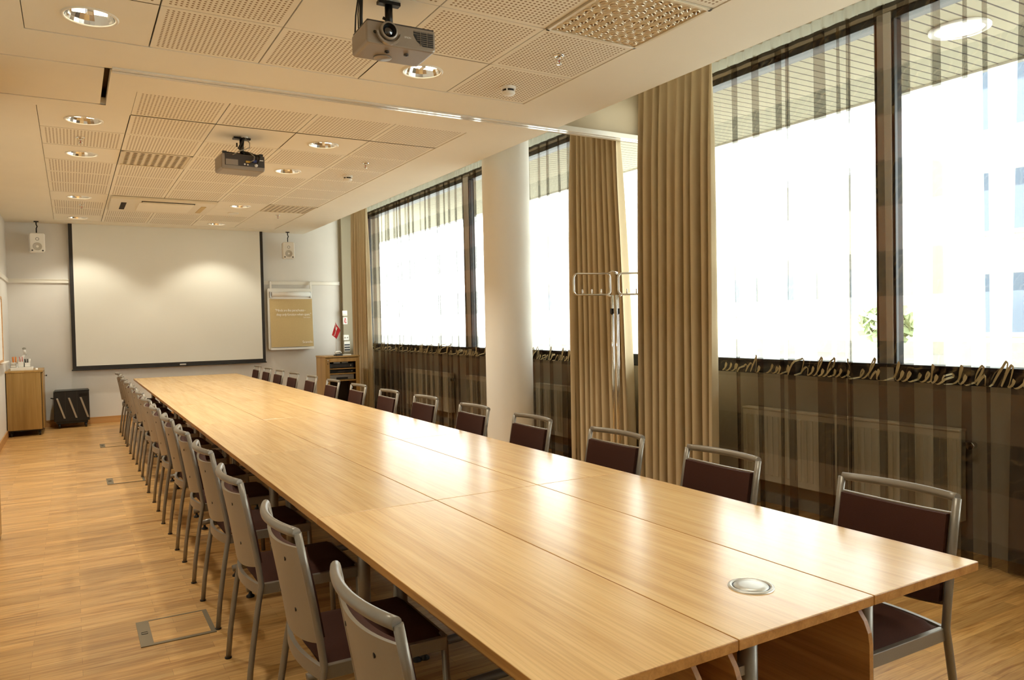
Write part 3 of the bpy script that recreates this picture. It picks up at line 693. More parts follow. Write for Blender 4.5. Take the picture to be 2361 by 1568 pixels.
# ------------------------------------------------------------------ far wall things
sc = thing('projection_screen', 'pulled down white projection screen with black border on far wall', 'projection screen', (1.44, 13.29, 0.85))
W2, T = 1.437, ZC-0.85-0.0005
MB().box(-W2+0.052, W2-0.048, -0.004, 0.0, 0.058, T).obj('fabric', M['screen'], sc)
b = MB(); b.box(-W2, -W2+0.052, -0.004, 0.0, 0.0, T); b.box(W2-0.048, W2, -0.004, 0, 0.0, T); b.box(-W2+0.052, W2-0.048, -0.004, 0, 0.0, 0.058); b.obj('border', M['screen_border'], sc)
MB().box(-W2-0.012, W2+0.012, -0.016, 0.014, -0.012, 0.006).obj('bottom_bar', M['black'], sc, bevel=0.003)
MB().box(0.07, 0.165, -0.022, -0.012, 0.006, 0.03).obj('pull_handle', M['alu'], sc, bevel=0.004)

def speaker(label, x, rz, first=[None]):
    if first[0] is None:
        t = thing('wall_speaker', label, 'loudspeaker', (x, 13.16, 2.62), rz, 'white loudspeakers beside the screen'); first[0] = t
        MB().prism(rounded_rect(-0.098, 0.098, 0.0, 0.285, 0.03), 'y', -0.09, 0.085).obj('cabinet', M['white'], t, bevel=0.016, seg=3)
        MB().lathe([(0.058, -0.091), (0.058, -0.096), (0.052, -0.094), (0.0, -0.088)], (0, 0, 0.085), 36, axis='y').obj('woofer', M['spk_grey'], t)
        MB().lathe([(0.022, -0.091), (0.022, -0.094), (0.012, -0.086), (0.0, -0.088)], (0, 0, 0.195), 24, axis='y').obj('tweeter', M['black'], t)
        for s in (-1, 1): MB().lathe([(0.011, -0.091), (0.011, -0.094), (0.0, -0.09)], (s*0.066, 0, 0.026), 16, axis='y').obj('port', M['black'], t)
        m = MB(); m.tube([(0, 0.02, 0.28), (0, 0.02, 0.36), (0.012, 0.02, 0.39), (0, 0.02, 0.42), (0, 0.02, 0.462)], 0.008, 8); m.box(-0.03, 0.03, -0.01, 0.05, 0.455, 0.466); m.obj('ceiling_bracket', M['black_metal'], t)
    else: dup(first[0], (x, 13.16, 2.62), rz, label)
M['spk_grey'] = plain('speaker_cone', rgb(190, 184, 170), 0.5, 0.2)
speaker('white loudspeaker hung left of the screen', -0.40, 0.10)
speaker('white loudspeaker hung right of the screen', 3.275, -0.12)

fc = thing('flip_chart', 'flip chart with brown cover sheet hung right of the screen', 'flip chart', (3.335, 13.33, 1.05))
MB().prism(rounded_rect(-0.395, 0.385, 0.0, 1.07, 0.03), 'y', -0.012, 0.012).obj('board', M['white'], fc, bevel=0.003)
def sheet_fn(u, v): return (-0.365+0.735*u+0.008*(1-v), -0.022-0.02*(1-v)**2-0.01*math.sin(PI*u)*(1-v), 0.045+0.84*v)
MB().grid(sheet_fn, 8, 8).obj('cover_sheet', M['kraft'], fc, fix=False)
MB().tube([(-0.33, -0.045, 0.965), (0.33, -0.045, 0.965)], 0.042, 20).obj('paper_roll', M['paper'], fc)
MB().grid(lambda u, v: (-0.345+0.69*u, -0.018-0.015*math.sin(PI*v), 0.875+0.07*v), 6, 5).obj('paper_pad', M['paper'], fc, fix=False)
for s in (-0.352, 0.34): MB().box(s-0.010, s+0.010, -0.06, -0.012, 0.90, 1.01).obj('roll_holder', M['alu'], fc, bevel=0.004)
for s in (-0.335, 0.36):
    h = MB(); h.prism([(-0.012, 1.06), (-0.03, 1.06), (-0.012, 1.19), (0.03, 1.20), (0.03, 1.175), (0.006, 1.165)], 'x', s-0.02, s+0.012); h.obj('rail_hook', M['white'], fc)
MB().box(-0.375, 0.375, -0.075, -0.012, 0.0, 0.016).obj('marker_tray', M['white'], fc, bevel=0.003)
MB().box(-0.375, 0.375, -0.078, -0.074, 0.0, 0.034).obj('tray_lip', M['paper'], fc)
place_text('"Minds are like parachutes -', 0.060, M['print'], fc, Matrix.Translation((-0.285, -0.047, 0.665)) @ FACE_Y, shear=0.1, space=0.82)
place_text('they only function when open."', 0.060, M['print'], fc, Matrix.Translation((-0.262, -0.049, 0.592)) @ FACE_Y, shear=0.1, space=0.82)
place_text('Tom Dewar', 0.026, M['print'], fc, Matrix.Translation((0.20, -0.051, 0.55)) @ FACE_Y)
place_text('Scandic', 0.062, M['print'], fc, Matrix.Translation((0.175, -0.057, 0.105)) @ FACE_Y)
mk = [(-0.30, 'redmark', 'red'), (-0.13, 'greenmark', 'green'), (0.05, 'bluemark', 'blue'), (0.20, 'black', 'black')]
for x, m_, nm in mk:
    t = thing('marker_pen', '%s marker lying in the flip chart tray' % nm, 'marker', (3.335+x, 13.285, 1.0745), 0, 'markers in the flip chart tray')
    MB().tube([(-0.05, 0, 0), (0.03, 0, 0)], 0.0085, 10).obj('barrel', M['paper'], t); MB().tube([(0.028, 0, 0), (0.065, 0, 0)], 0.0092, 10).obj('cap', M[m_], t)
    MB().tube([(-0.055, 0, 0), (-0.045, 0, 0)], 0.0088, 10).obj('end_plug', M[m_], t)

# switches and the like on the corner duct (its face is at y = 13.29)
YD = YB-0.10
def duct(x): return x
th = thing('thermostat', 'square white thermostat, topmost on the corner duct', 'thermostat', (4.285, YD, 1.625)); MB().box(-0.045, 0.045, -0.03, 0, 0, 0.095).obj('housing', M['white'], th, bevel=0.006); MB().box(-0.03, 0.03, -0.033, -0.03, 0.012, 0.03).obj('vent_slot', M['vent_cream'], th)
sg = thing('wall_sign', 'small white sign with red picture on the corner duct', 'sign', (4.295, YD, 1.47)); MB().box(-0.04, 0.04, -0.012, 0, 0, 0.13).obj('plate', M['white'], sg, bevel=0.002)
s2 = MB(); s2.box(-0.016, 0.016, -0.0135, -0.012, 0.09, 0.108); s2.box(-0.02, -0.006, -0.0135, -0.012, 0.03, 0.085); s2.box(0.0, 0.02, -0.0135, -0.012, 0.02, 0.05); s2.box(0.004, 0.018, -0.0135, -0.012, 0.06, 0.085); s2.obj('red_symbol', M['redmark'], sg)
so = thing('wall_socket', 'pale socket box under the small red picture sign', 'socket', (4.30, YD, 1.18)); MB().box(-0.05, 0.05, -0.035, 0, 0, 0.10).obj('housing', M['ceil_white'], so, bevel=0.006)
for s in (-0.022, 0.022): MB().lathe([(0.0, -0.037), (0.015, -0.037), (0.015, -0.034)], (s, 0, 0.05), 16, axis='y').obj('outlet', M['wall_grey'], so)
wp = thing('connection_panel', 'dark cable connection panel above the equipment cabinet', 'connection panel', (4.315, YD, 0.975)); MB().box(-0.055, 0.055, -0.02, 0, 0, 0.185).obj('plate', M['ceil_white'], wp, bevel=0.003)
for k in range(3): MB().box(-0.05, 0.05, -0.024, -0.02, 0.02+k*0.045, 0.045+k*0.045).obj('slot', M['black'], wp)

# ------------------------------------------------------------------ equipment cabinet on the right
ec = thing('equipment_cabinet', 'oak equipment cabinet with open front before the far drape', 'cabinet', (3.70, 11.62, 0))
cw, cd, ch = 0.275, 0.52, 0.945
MB().box(-cw, -cw+0.02, 0.02, cd, 0.08, ch).obj('side_panel', M['oak_cab'], ec, bevel=0.002)
MB().box(cw-0.02, cw, 0.02, cd, 0.08, ch).obj('side_panel', M['oak_cab'], ec, bevel=0.002)
MB().box(-cw+0.02, cw-0.02, cd-0.012, cd, 0.08, ch).obj('back_panel', M['proj_dark'], ec)
MB().box(-cw-0.008, cw+0.008, -0.005, cd, ch, ch+0.024).obj('top', M['oak_cab'], ec, bevel=0.003)
MB().box(-cw+0.02, cw-0.02, 0.02, cd-0.012, 0.08, 0.10).obj('bottom', M['oak_cab'], ec)
d = MB(); d.box(-cw, -cw+0.065, 0, 0.018, 0.09, ch-0.01); d.box(cw-0.06, cw, 0, 0.018, 0.09, ch-0.01); d.box(-cw+0.065, cw-0.06, 0, 0.018, ch-0.07, ch-0.01); d.box(-cw+0.065, cw-0.06, 0, 0.018, 0.09, 0.15)
dr = d.obj('door', M['oak_cab'], ec, bevel=0.002)
kn = MB(); kn.lathe([(0.008, 0.0), (0.008, -0.012), (0.013, -0.018), (0.0, -0.022)], (-cw+0.035, 0, ch-0.045), 16, axis='y'); kn.obj('knob', M['chrome'], dr)
MB().lathe([(0.0, -0.003), (0.008, -0.003), (0.008, 0)], (-cw+0.035, 0, ch-0.095), 12, axis='y').obj('lock', M['screw'], dr)
for z in (0.755, 0.675, 0.565): MB().box(-cw+0.02, cw-0.02, 0.05, cd-0.012, z, z+0.016).obj('shelf', M['oak_cab'], ec)
for sx in (-1, 1):
    for yy in (0.07, 0.46): MB().lathe([(0.0, -0.012), (0.036, -0.012), (0.036, 0.012), (0.0, 0.012)], (sx*0.22, yy, 0.036), 16, axis='x').obj('caster', M['black'], ec)
for sx in (-1, 1):
    for yy in (0.07, 0.46): MB().box(sx*0.22-0.01, sx*0.22+0.01, yy-0.01, yy+0.01, 0.05, 0.082).obj('caster_stem', M['black_metal'], ec)
def av(name, label, z, h, mat, w_=0.20, cat='media player'):
    t = thing(name, label, cat, (3.70, 11.62, z)); MB().box(-w_, w_, 0.07, 0.36, 0.004, h).obj('case', mat, t, bevel=0.003); return t
a1 = av('amplifier', 'black amplifier on the top shelf of equipment cabinet', 0.771, 0.075, M['black'], cat='amplifier')
MB().box(-0.16, 0.16, 0.067, 0.07, 0.02, 0.05).obj('front_panel', M['proj_dark'], a1); MB().lathe([(0.0, 0.055), (0.012, 0.055), (0.012, 0.07)], (0.15, 0, 0.04), 16, axis='y').obj('knob', M['alu'], a1)
for s in (-0.07, 0.06): MB().box(s-0.055, s+0.055, 0.08, 0.2, 0.076, 0.105).obj('receiver_box', M['alu'], a1, bevel=0.003)
a2 = av('disc_player', 'slim black player on the middle shelf of equipment cabinet', 0.691, 0.05, M['black']); MB().box(-0.06, 0.05, 0.067, 0.07, 0.02, 0.034).obj('disc_tray', M['proj_dark'], a2)
MB().lathe([(0.0, 0.06), (0.008, 0.06), (0.008, 0.07)], (0.17, 0, 0.027), 12, axis='y').obj('knob', M['alu'], a2)
a3 = av('video_recorder', 'silver video recorder on the lowest shelf of equipment cabinet', 0.581, 0.085, M['alu']); MB().box(-0.09, 0.10, 0.067, 0.071, 0.012, 0.045).obj('display', M['black'], a3)
# things on the cabinet
fl = thing('table_flag', 'small red flag on a white stand on equipment cabinet', 'flag', (3.655, 11.80, ch+0.024))
MB().lathe([(0.034, 0.0), (0.034, 0.006), (0.012, 0.014), (0.006, 0.02)], (0,0,0), 24).obj('base', M['white'], fl)
MB().tube([(0,0,0.015), (0,0,0.545)], 0.004, 8).obj('pole', M['white'], fl)
def flag_fn(u, v):
    # a cloth hanging cornerwise from the pole top
    a = Vector((0.0, 0, 0.53)); b_ = Vector((-0.062, 0, 0.33)); c2 = Vector((0.075, 0, 0.40)); d2 = Vector((0.012, 0, 0.262))
    p = a*(1-u)*(1-v)+b_*(1-u)*v+c2*u*(1-v)+d2*u*v
    return (p.x, -0.008+0.012*math.sin(6*u+2*v), p.z)
clo = MB().grid(flag_fn, 10, 10).obj('cloth', M['red'], fl, fix=False)
lg = MB(); lg.prism([(-0.008, 0.40), (0.004, 0.462), (0.022, 0.44), (0.008, 0.425), (0.014, 0.415)], 'y', -0.026, -0.024); lg.obj('white_emblem', M['paper'], clo)
place_text('Scandic', 0.034, M['paper'], clo, Matrix.Translation((-0.022, -0.026, 0.315)) @ Matrix.Rotation(math.radians(-72), 4, 'Y') @ FACE_Y, 'white_lettering')
ph = thing('desk_phone', 'white handset on a black base beside the red flag', 'telephone', (3.66, 11.72, ch+0.024), 0.2)
MB().prism([(-0.05, 0), (0.05, 0), (0.05, 0.018), (-0.05, 0.03)], 'x', -0.055, 0.055).obj('base', M['black'], ph, bevel=0.004)
MB().tube([(-0.05, 0.0, 0.04), (-0.03, 0, 0.062), (0.03, 0, 0.066), (0.055, 0, 0.042)], [0.016, 0.013, 0.013, 0.016], 12).obj('handset', M['white'], ph)
rc = thing('remote_control', 'white remote control lying at right of the telephone', 'remote control', (3.80, 11.73, ch+0.024), 0.1)
MB().box(-0.075, 0.075, -0.022, 0.022, 0.0, 0.018).obj('case', M['white'], rc, bevel=0.005)
for k in range(5): MB().box(-0.06+k*0.026, -0.045+k*0.026, -0.012, 0.012, 0.018, 0.021).obj('button', M['cable_grey'], rc)

# ------------------------------------------------------------------ cabinet and case on the left
lc = thing('storage_cabinet', 'oak cabinet on casters in the far left corner', 'cabinet', (-0.585, 12.36, 0))
MB().box(-0.205, 0.20, 0.0, 0.86, 0.09, 0.885).obj('carcass', M['oak_cab'], lc, bevel=0.002)
MB().box(-0.215, 0.225, -0.008, 0.868, 0.885, 0.912).obj('top', M['oak_cab'], lc, bevel=0.003)
ld = MB().box(0.206, 0.224, 0.04, 0.82, 0.10, 0.875).obj('door', M['oak_cab'], lc, bevel=0.002)
MB().box(0.200, 0.206, 0.02, 0.06, 0.10, 0.875).obj('door_gap', M['dark'], lc)
MB().tube([(0.224, 0.70, 0.80), (0.245, 0.70, 0.80)], 0.006, 8).obj('handle_stem', M['chrome'], ld)
MB().lathe([(0.010, 0.0), (0.012, 0.012), (0.0, 0.015)], (0.243, 0.70, 0.80), 14, axis='x').obj('knob', M['black_metal'], ld)
MB().box(-0.2, 0.195, 0.02, 0.84, 0.075, 0.09).obj('base_rail', M['black'], lc)
for sx in (-0.165, 0.165):
    for yy in (0.06, 0.80):
        w = MB(); w.lathe([(0.0, -0.014), (0.032, -0.014), (0.032, 0.014), (0.0, 0.014)], (sx, yy, 0.032), 18, axis='x'); w.box(sx-0.02, sx+0.02, yy-0.015, yy+0.015, 0.045, 0.078); w.obj('caster', M['black'], lc)
ZL = 0.912
og = thing('desk_organizer', 'white desk organizer of pens on the left cabinet', 'organizer', (-0.63, 12.62, ZL))
MB().box(-0.115, 0.15, -0.09, 0.09, 0.0, 0.045).obj('tray', M['white'], og, bevel=0.004)
def cup(x0, x1, y0, y1, z0, z1):
    m = MB(); t_ = 0.004
    m.box(x0, x1, y0, y0+t_, z0, z1); m.box(x0, x1, y1-t_, y1, z0, z1); m.box(x0, x0+t_, y0, y1, z0, z1); m.box(x1-t_, x1, y0, y1, z0, z1); m.box(x0, x1, y0, y1, z0, z0+t_); return m
c1 = cup(-0.115, -0.045, -0.09, -0.02, 0.045, 0.115).obj('pen_cup', M['white'], og)
gk = MB()
for a in range(4):
    for b2 in range(2): gk.box(-0.108+a*0.0155, -0.098+a*0.0155, -0.0915, -0.09, 0.072+b2*0.016, 0.083+b2*0.016)
gk.obj('grid_mark', M['cable_grey'], c1)
cup(-0.03, 0.045, -0.06, 0.03, 0.045, 0.12).obj('pen_cup', M['white'], og); cup(0.05, 0.125, -0.06, 0.03, 0.045, 0.105).obj('pen_cup', M['white'], og)
MB().lathe([(0.016, 0.0), (0.016, 0.022), (0.0, 0.024)], (-0.44, 12.58, ZL), 16).obj('tape_roll', M['white']); tag(bpy.data.objects['tape_roll'], 'tiny white roll at the front edge of the left cabinet', 'tape')
for k in range(6): 
    R = random.Random(k); dx, dy = R.uniform(-0.012, 0.012), R.uniform(-0.012, 0.012)
    t = MB().tube([(-0.71+0.012*(k % 3)+dx*0.3, 12.565+0.014*(k//3), ZL+0.055), (-0.715+0.014*(k % 3)+dx, 12.57+0.016*(k//3)+dy, ZL+0.185+0.01*R.random())], 0.0055, 6).obj('pencil', M['orange']); tag(t, 'orange pencil standing in the left cup of desk organizer', 'pencil', 'orange pencils in the cup')
for k in range(4):
    t = MB().tube([(-0.62+0.010*k, 12.60, ZL+0.055), (-0.64+0.016*k, 12.61+0.006*(k % 2), ZL+0.19)], 0.0042, 6).obj('pen', M['wall'] if k % 2 else M['redmark']); tag(t, 'pale pen in the middle cup of desk organizer' if k % 2 else 'red pen in the middle cup of desk organizer', 'pen', 'pale pens in the cup' if k % 2 else 'red pens in the cup')
for k, m_ in enumerate(('black', 'proj_dark', 'white')):
    t = MB().tube([(-0.565+0.018*k, 12.60, ZL+0.055), (-0.575+0.03*k, 12.61, ZL+0.155)], 0.009, 8).obj('marker_pen', M[m_]); tag(t, ('black', 'brown', 'white')[k] + ' thick marker in the right cup of desk organizer', 'marker', 'thick markers in the cup')
lm = thing('desk_lamp', 'white jointed lamp arm rising behind the desk organizer', 'desk lamp', (-0.69, 12.98, ZL))
MB().lathe([(0.05, 0.0), (0.05, 0.012), (0.014, 0.02), (0.014, 0.10)], (0,0,0), 20).obj('base', M['white'], lm)
MB().tube([(0, 0, 0.09), (0.105, -0.01, 0.21)], 0.018, 12).obj('arm', M['white'], lm); MB().tube([(0.105, -0.01, 0.205), (0.092, -0.01, 0.29)], 0.018, 12).obj('arm', M['white'], lm)
MB().lathe([(0.014, -0.022), (0.016, 0.0), (0.014, 0.022)], (0.105, -0.01, 0.21), 14, axis='y').obj('joint', M['cable_grey'], lm)
MB().lathe([(0.022, 0.0), (0.024, 0.02), (0.0, 0.03)], (0.092, -0.01, 0.285), 16).obj('head', M['cable_grey'], lm)

tc_ = thing('equipment_case', 'black wheeled case with three slanted silver strips by far wall', 'equipment case', (-0.03, 12.98, 0), 0.02)
MB().prism([(-0.225, 0.105), (0.235, 0.105), (0.235, 0.555), (-0.205, 0.555), (-0.225, 0.535)], 'y', 0.0, 0.34).obj('body', M['black'], tc_, bevel=0.006)
MB().box(-0.205, 0.238, -0.004, 0.344, 0.547, 0.562).obj('lid', M['black_metal'], tc_, bevel=0.003)
for k in range(2): MB().box(-0.075+k*0.15-0.003, -0.075+k*0.15+0.003, -0.004, 0.0, 0.11, 0.545).obj('seam', M['proj_dark'], tc_)
for k in range(3):
    x0 = -0.195+k*0.152; MB().prism([(x0, 0.455), (x0+0.026, 0.455), (x0+0.118, 0.150), (x0+0.092, 0.150)], 'y', -0.012, 0.0).obj('silver_strip', M['alu'], tc_, bevel=0.002)
MB().box(0.10, 0.21, -0.003, 0.0, 0.47, 0.51).obj('recess', M['screw'], tc_)
MB().tube([(-0.225, 0.05, 0.45), (-0.262, 0.05, 0.46)], 0.008, 8).obj('side_latch', M['black_metal'], tc_)
MB().box(-0.2, 0.21, 0.02, 0.32, 0.072, 0.105).obj('undercarriage', M['black'], tc_)
for sx in (-0.16, 0.185):
    for yy in (0.05, 0.29):
        w = MB(); w.lathe([(0.0, -0.014), (0.034, -0.014), (0.034, 0.014), (0.0, 0.014)], (sx, yy, 0.034), 18, axis='x'); w.box(sx-0.018, sx+0.018, yy-0.012, yy+0.012, 0.05, 0.075); w.obj('caster', M['black'], tc_)

# whiteboard on the left wall, of which only the far edge is in the picture
wb = thing('whiteboard', 'whiteboard edge on the left wall above the cabinet', 'whiteboard', (XL, 11.0, 1.06))
MB().box(0.0, 0.012, -0.9, 0.93, 0.03, 0.83).obj('board', M['paper'], wb); fr = MB()
fr.box(0, 0.022, 0.93, 0.96, 0.0, 0.86); fr.box(0, 0.022, -0.93, -0.9, 0, 0.86); fr.box(0, 0.022, -0.9, 0.93, 0.83, 0.86); fr.box(0, 0.022, -0.9, 0.93, 0, 0.03); fr.obj('frame', M['oak_trim'], wb, bevel=0.002)
MB().box(0.0, 0.07, 0.5, 1.15, -0.012, 0.002).obj('marker_tray', M['white'], wb)

# ------------------------------------------------------------------ coat stand
cs = thing('coat_stand', 'chrome coat stand with two looped hook frames before the drapes', 'coat stand', (4.02, 5.10, 0))
pl = MB()
for dx, dy in ((-0.028, 0.0), (0.028, -0.01), (0.0, 0.022), (0.0, -0.026)): pl.tube([(dx, dy, 0.03), (dx, dy, 1.66)], 0.0085, 10)
pl.obj('pole', M['chrome'], cs)
def loop_frame(x0, y0, x1, y1, z0, z1, r=0.0085, rc_=0.035):
    pts = []; L = math.hypot(x1-x0, y1-y0); ux, uy = (x1-x0)/L, (y1-y0)/L
    for s0, zz0, a0 in ((L-rc_, z0+rc_, -PI/2), (L-rc_, z1-rc_, 0), (rc_, z1-rc_, PI/2), (rc_, z0+rc_, PI)):
        for k in range(6): a = a0+PI/2*k/5; s = s0+rc_*math.cos(a); pts.append((x0+ux*s, y0+uy*s, zz0+rc_*math.sin(a)))
    return MB().tube(pts, r, 10, closed=True)
f1 = loop_frame(-0.335, 0.12, -0.02, 0.03, 1.665, 1.845).obj('hook_frame', M['chrome'], cs); f2 = loop_frame(0.03, -0.02, 0.318, -0.13, 1.665, 1.845).obj('hook_frame', M['chrome'], cs)
def pegs(par, pts):
    for x, y in pts: MB().tube([(x, y, 1.668), (x, y, 1.712)], 0.0055, 8).obj('peg', M['chrome'], par)
pegs(f1, [(-0.26, 0.099), (-0.18, 0.076), (-0.10, 0.053)]); pegs(f2, [(0.10, -0.047), (0.18, -0.077), (0.25, -0.104)])
cn = MB(); cn.tube([(-0.03, 0.03, 1.845), (-0.02, 0.0, 1.862), (0.03, -0.01, 1.845)], 0.010, 10); cn.tube([(-0.028, 0, 1.64), (-0.06, 0.04, 1.668)], 0.0085, 10); cn.tube([(0.028, -0.01, 1.64), (0.06, -0.032, 1.668)], 0.0085, 10); cn.obj('connector', M['chrome'], cs)
for dx, dy in ((-0.028, 0.0), (0.028, -0.01)): MB().box(dx-0.011, dx+0.011, dy-0.011, dy+0.011, 1.50, 1.545).obj('clamp', M['black'], cs)
ft = MB(); ft.tube([(0, 0, 0.12), (0.30, -0.14, 0.12), (0.335, -0.155, 0.105), (0.345, -0.16, 0.0)], 0.0085, 10); ft.tube([(0, 0, 0.12), (-0.30, 0.12, 0.12), (-0.335, 0.135, 0.105), (-0.345, 0.14, 0.0)], 0.0085, 10)
ft.tube([(0, 0, 0.12), (-0.12, -0.28, 0.12), (-0.135, -0.315, 0.105), (-0.14, -0.325, 0.0)], 0.0085, 10); ft.tube([(0, 0, 0.12), (0.10, 0.12, 0.12), (0.115, 0.14, 0.105), (0.12, 0.145, 0.0)], 0.0085, 10)
ft.obj('foot_frame', M['chrome'], cs)

# ------------------------------------------------------------------ floor boxes
def floor_box(label, x, y, first=[None]):
    if first[0] is None:
        t = thing('floor_box', label, 'floor box', (x, y, 0), 0, 'floor boxes along the aisle'); first[0] = t
        f = MB(); L, W_ = 0.162, 0.166; z = 0.004
        f.box(-L, L, W_-0.012, W_, 0, z); f.box(-L, L, -W_, -W_+0.022, 0, z); f.box(L-0.022, L, -W_+0.022, W_-0.012, 0, z); f.obj('frame', M['brass'], t)
        fl_ = MB().box(-L, -L+0.055, -W_+0.022, W_-0.012, 0, z).obj('cable_flap', M['brass'], t)
        MB().tube([(-L+0.014, -0.012, z+0.001), (-L+0.04, -0.012, z+0.001), (-L+0.04, 0.012, z+0.001), (-L+0.014, 0.012, z+0.001)], 0.0012, 6, closed=True).obj('finger_ring', M['screw'], fl_)
        MB().box(-L+0.055, L-0.022, -W_+0.022, W_-0.012, 0, 0.0025).obj('lid', M['floor'], t)
    else: dup(first[0], (x, y, 0), 0, label)
M['brass'] = plain('floor_box_metal', rgb(122, 108, 84), 0.45, 0.5)
floor_box('square metal rimmed floor box nearest the camera in the aisle', 0.393, 3.94)
floor_box('square metal rimmed floor box second from camera in the aisle', 0.412, 8.12)
floor_box('square metal rimmed floor box farthest down the aisle', 0.43, 10.70)

# ------------------------------------------------------------------ tables
TX0, TW, TY0, TL, TZ = 0.7695, 0.4862, 1.1708, 1.6, 0.73
def table_proto(side):
    t = thing('table', 'x', 'table')
    hw, hl = TW/2-0.0012, TL/2-0.0012
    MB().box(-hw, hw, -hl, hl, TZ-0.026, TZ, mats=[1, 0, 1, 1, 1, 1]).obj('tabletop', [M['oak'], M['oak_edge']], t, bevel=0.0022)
    for s in (-1, 1):
        y = s*(TL/2-0.20)
        lg_ = MB(); lg_.tube([(0, y, 0.06), (0, y, TZ-0.04)], 0.026, 16); lg_.box(-0.19, 0.19, y-0.022, y+0.022, TZ-0.045, TZ-0.026); leg_ = lg_.obj('leg', M['silver'], t)
        fo = MB(); fo.tube([(-0.245, y, 0.046), (-0.20, y, 0.052), (0.0, y, 0.058), (0.20, y, 0.052), (0.245, y, 0.046)], 0.019, 12); fo.obj('foot', M['silver'], leg_)
        for q in (-0.225, 0.225): MB().lathe([(0.022, 0.0), (0.022, 0.008), (0.010, 0.016), (0.006, 0.034)], (q, y, 0), 16).obj('glide', M['black'], leg_)
    x = side*0.185; L2 = TL/2-0.05; r_ = 0.12
    pts = [(-L2, 0.30), (L2, 0.30), (L2, TZ-0.04-r_)] + [(L2-r_+r_*math.cos(a*PI/12), TZ-0.04-r_+r_*math.sin(a*PI/12)) for a in range(1, 7)] + [(-L2+r_+r_*math.cos(a*PI/12), TZ-0.04-r_+r_*math.sin(a*PI/12)) for a in range(6, 12)] + [(-L2, TZ-0.04-r_)]
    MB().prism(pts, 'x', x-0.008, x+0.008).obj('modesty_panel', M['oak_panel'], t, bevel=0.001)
    for s in (-1, 1):
        y = s*(TL/2-0.20); MB().box(min(0, x), max(0, x), y-0.012, y+0.012, 0.52, 0.545).obj('panel_bracket', M['silver'], t)
    return t
rows = [('aisle-side', 0, 1, [0.0, 0.004, -0.006, 0.003, 0.002, 0.0, 0.0]), ('middle', 1, -1, [0.0, 0.006, -0.02, -0.01, -0.03, -0.02, 0.02]), ('window-side', 2, -1, [0.0, 0.0, -0.004, 0.002, 0.0, 0.0, 0.0])]
protos = {}
names7 = ['nearest the camera', 'second from the camera', 'third from the camera', 'fourth from the camera', 'fifth from the camera', 'sixth from the camera', 'last before the screen']
for nm, ci, side, offs in rows:
    for k in range(7):
        loc = (TX0+TW*(ci+0.5), TY0+TL*(k+0.5), 0); lab = 'oak table in the %s row, %s' % (nm, names7[k])
        if side not in protos: p = table_proto(side); p.location = loc; p['label'] = lab; p['group'] = 'oak tables pushed together'; protos[side] = p
        else: dup(protos[side], loc, 0, lab)
gm = thing('cable_grommet', 'round silver cable outlet in the near table top', 'cable outlet', (1.535, 1.388, TZ))
MB().lathe([(0.060, 0.0), (0.059, 0.003), (0.053, 0.0045), (0.049, 0.002)], (0,0,0), 48).obj('rim', M['alu_satin'] if 'alu_satin' in M else M['alu'], gm)
MB().lathe([(0.0495, 0.0), (0.0495, 0.0012)], (0,0,0), 48, caps=True).obj('gap', M['black'], gm)
MB().lathe([(0.0455, 0.001), (0.045, 0.0035), (0.03, 0.0055), (0.0, 0.006)], (0,0,0), 48).obj('cap', M['alu_satin'], gm)

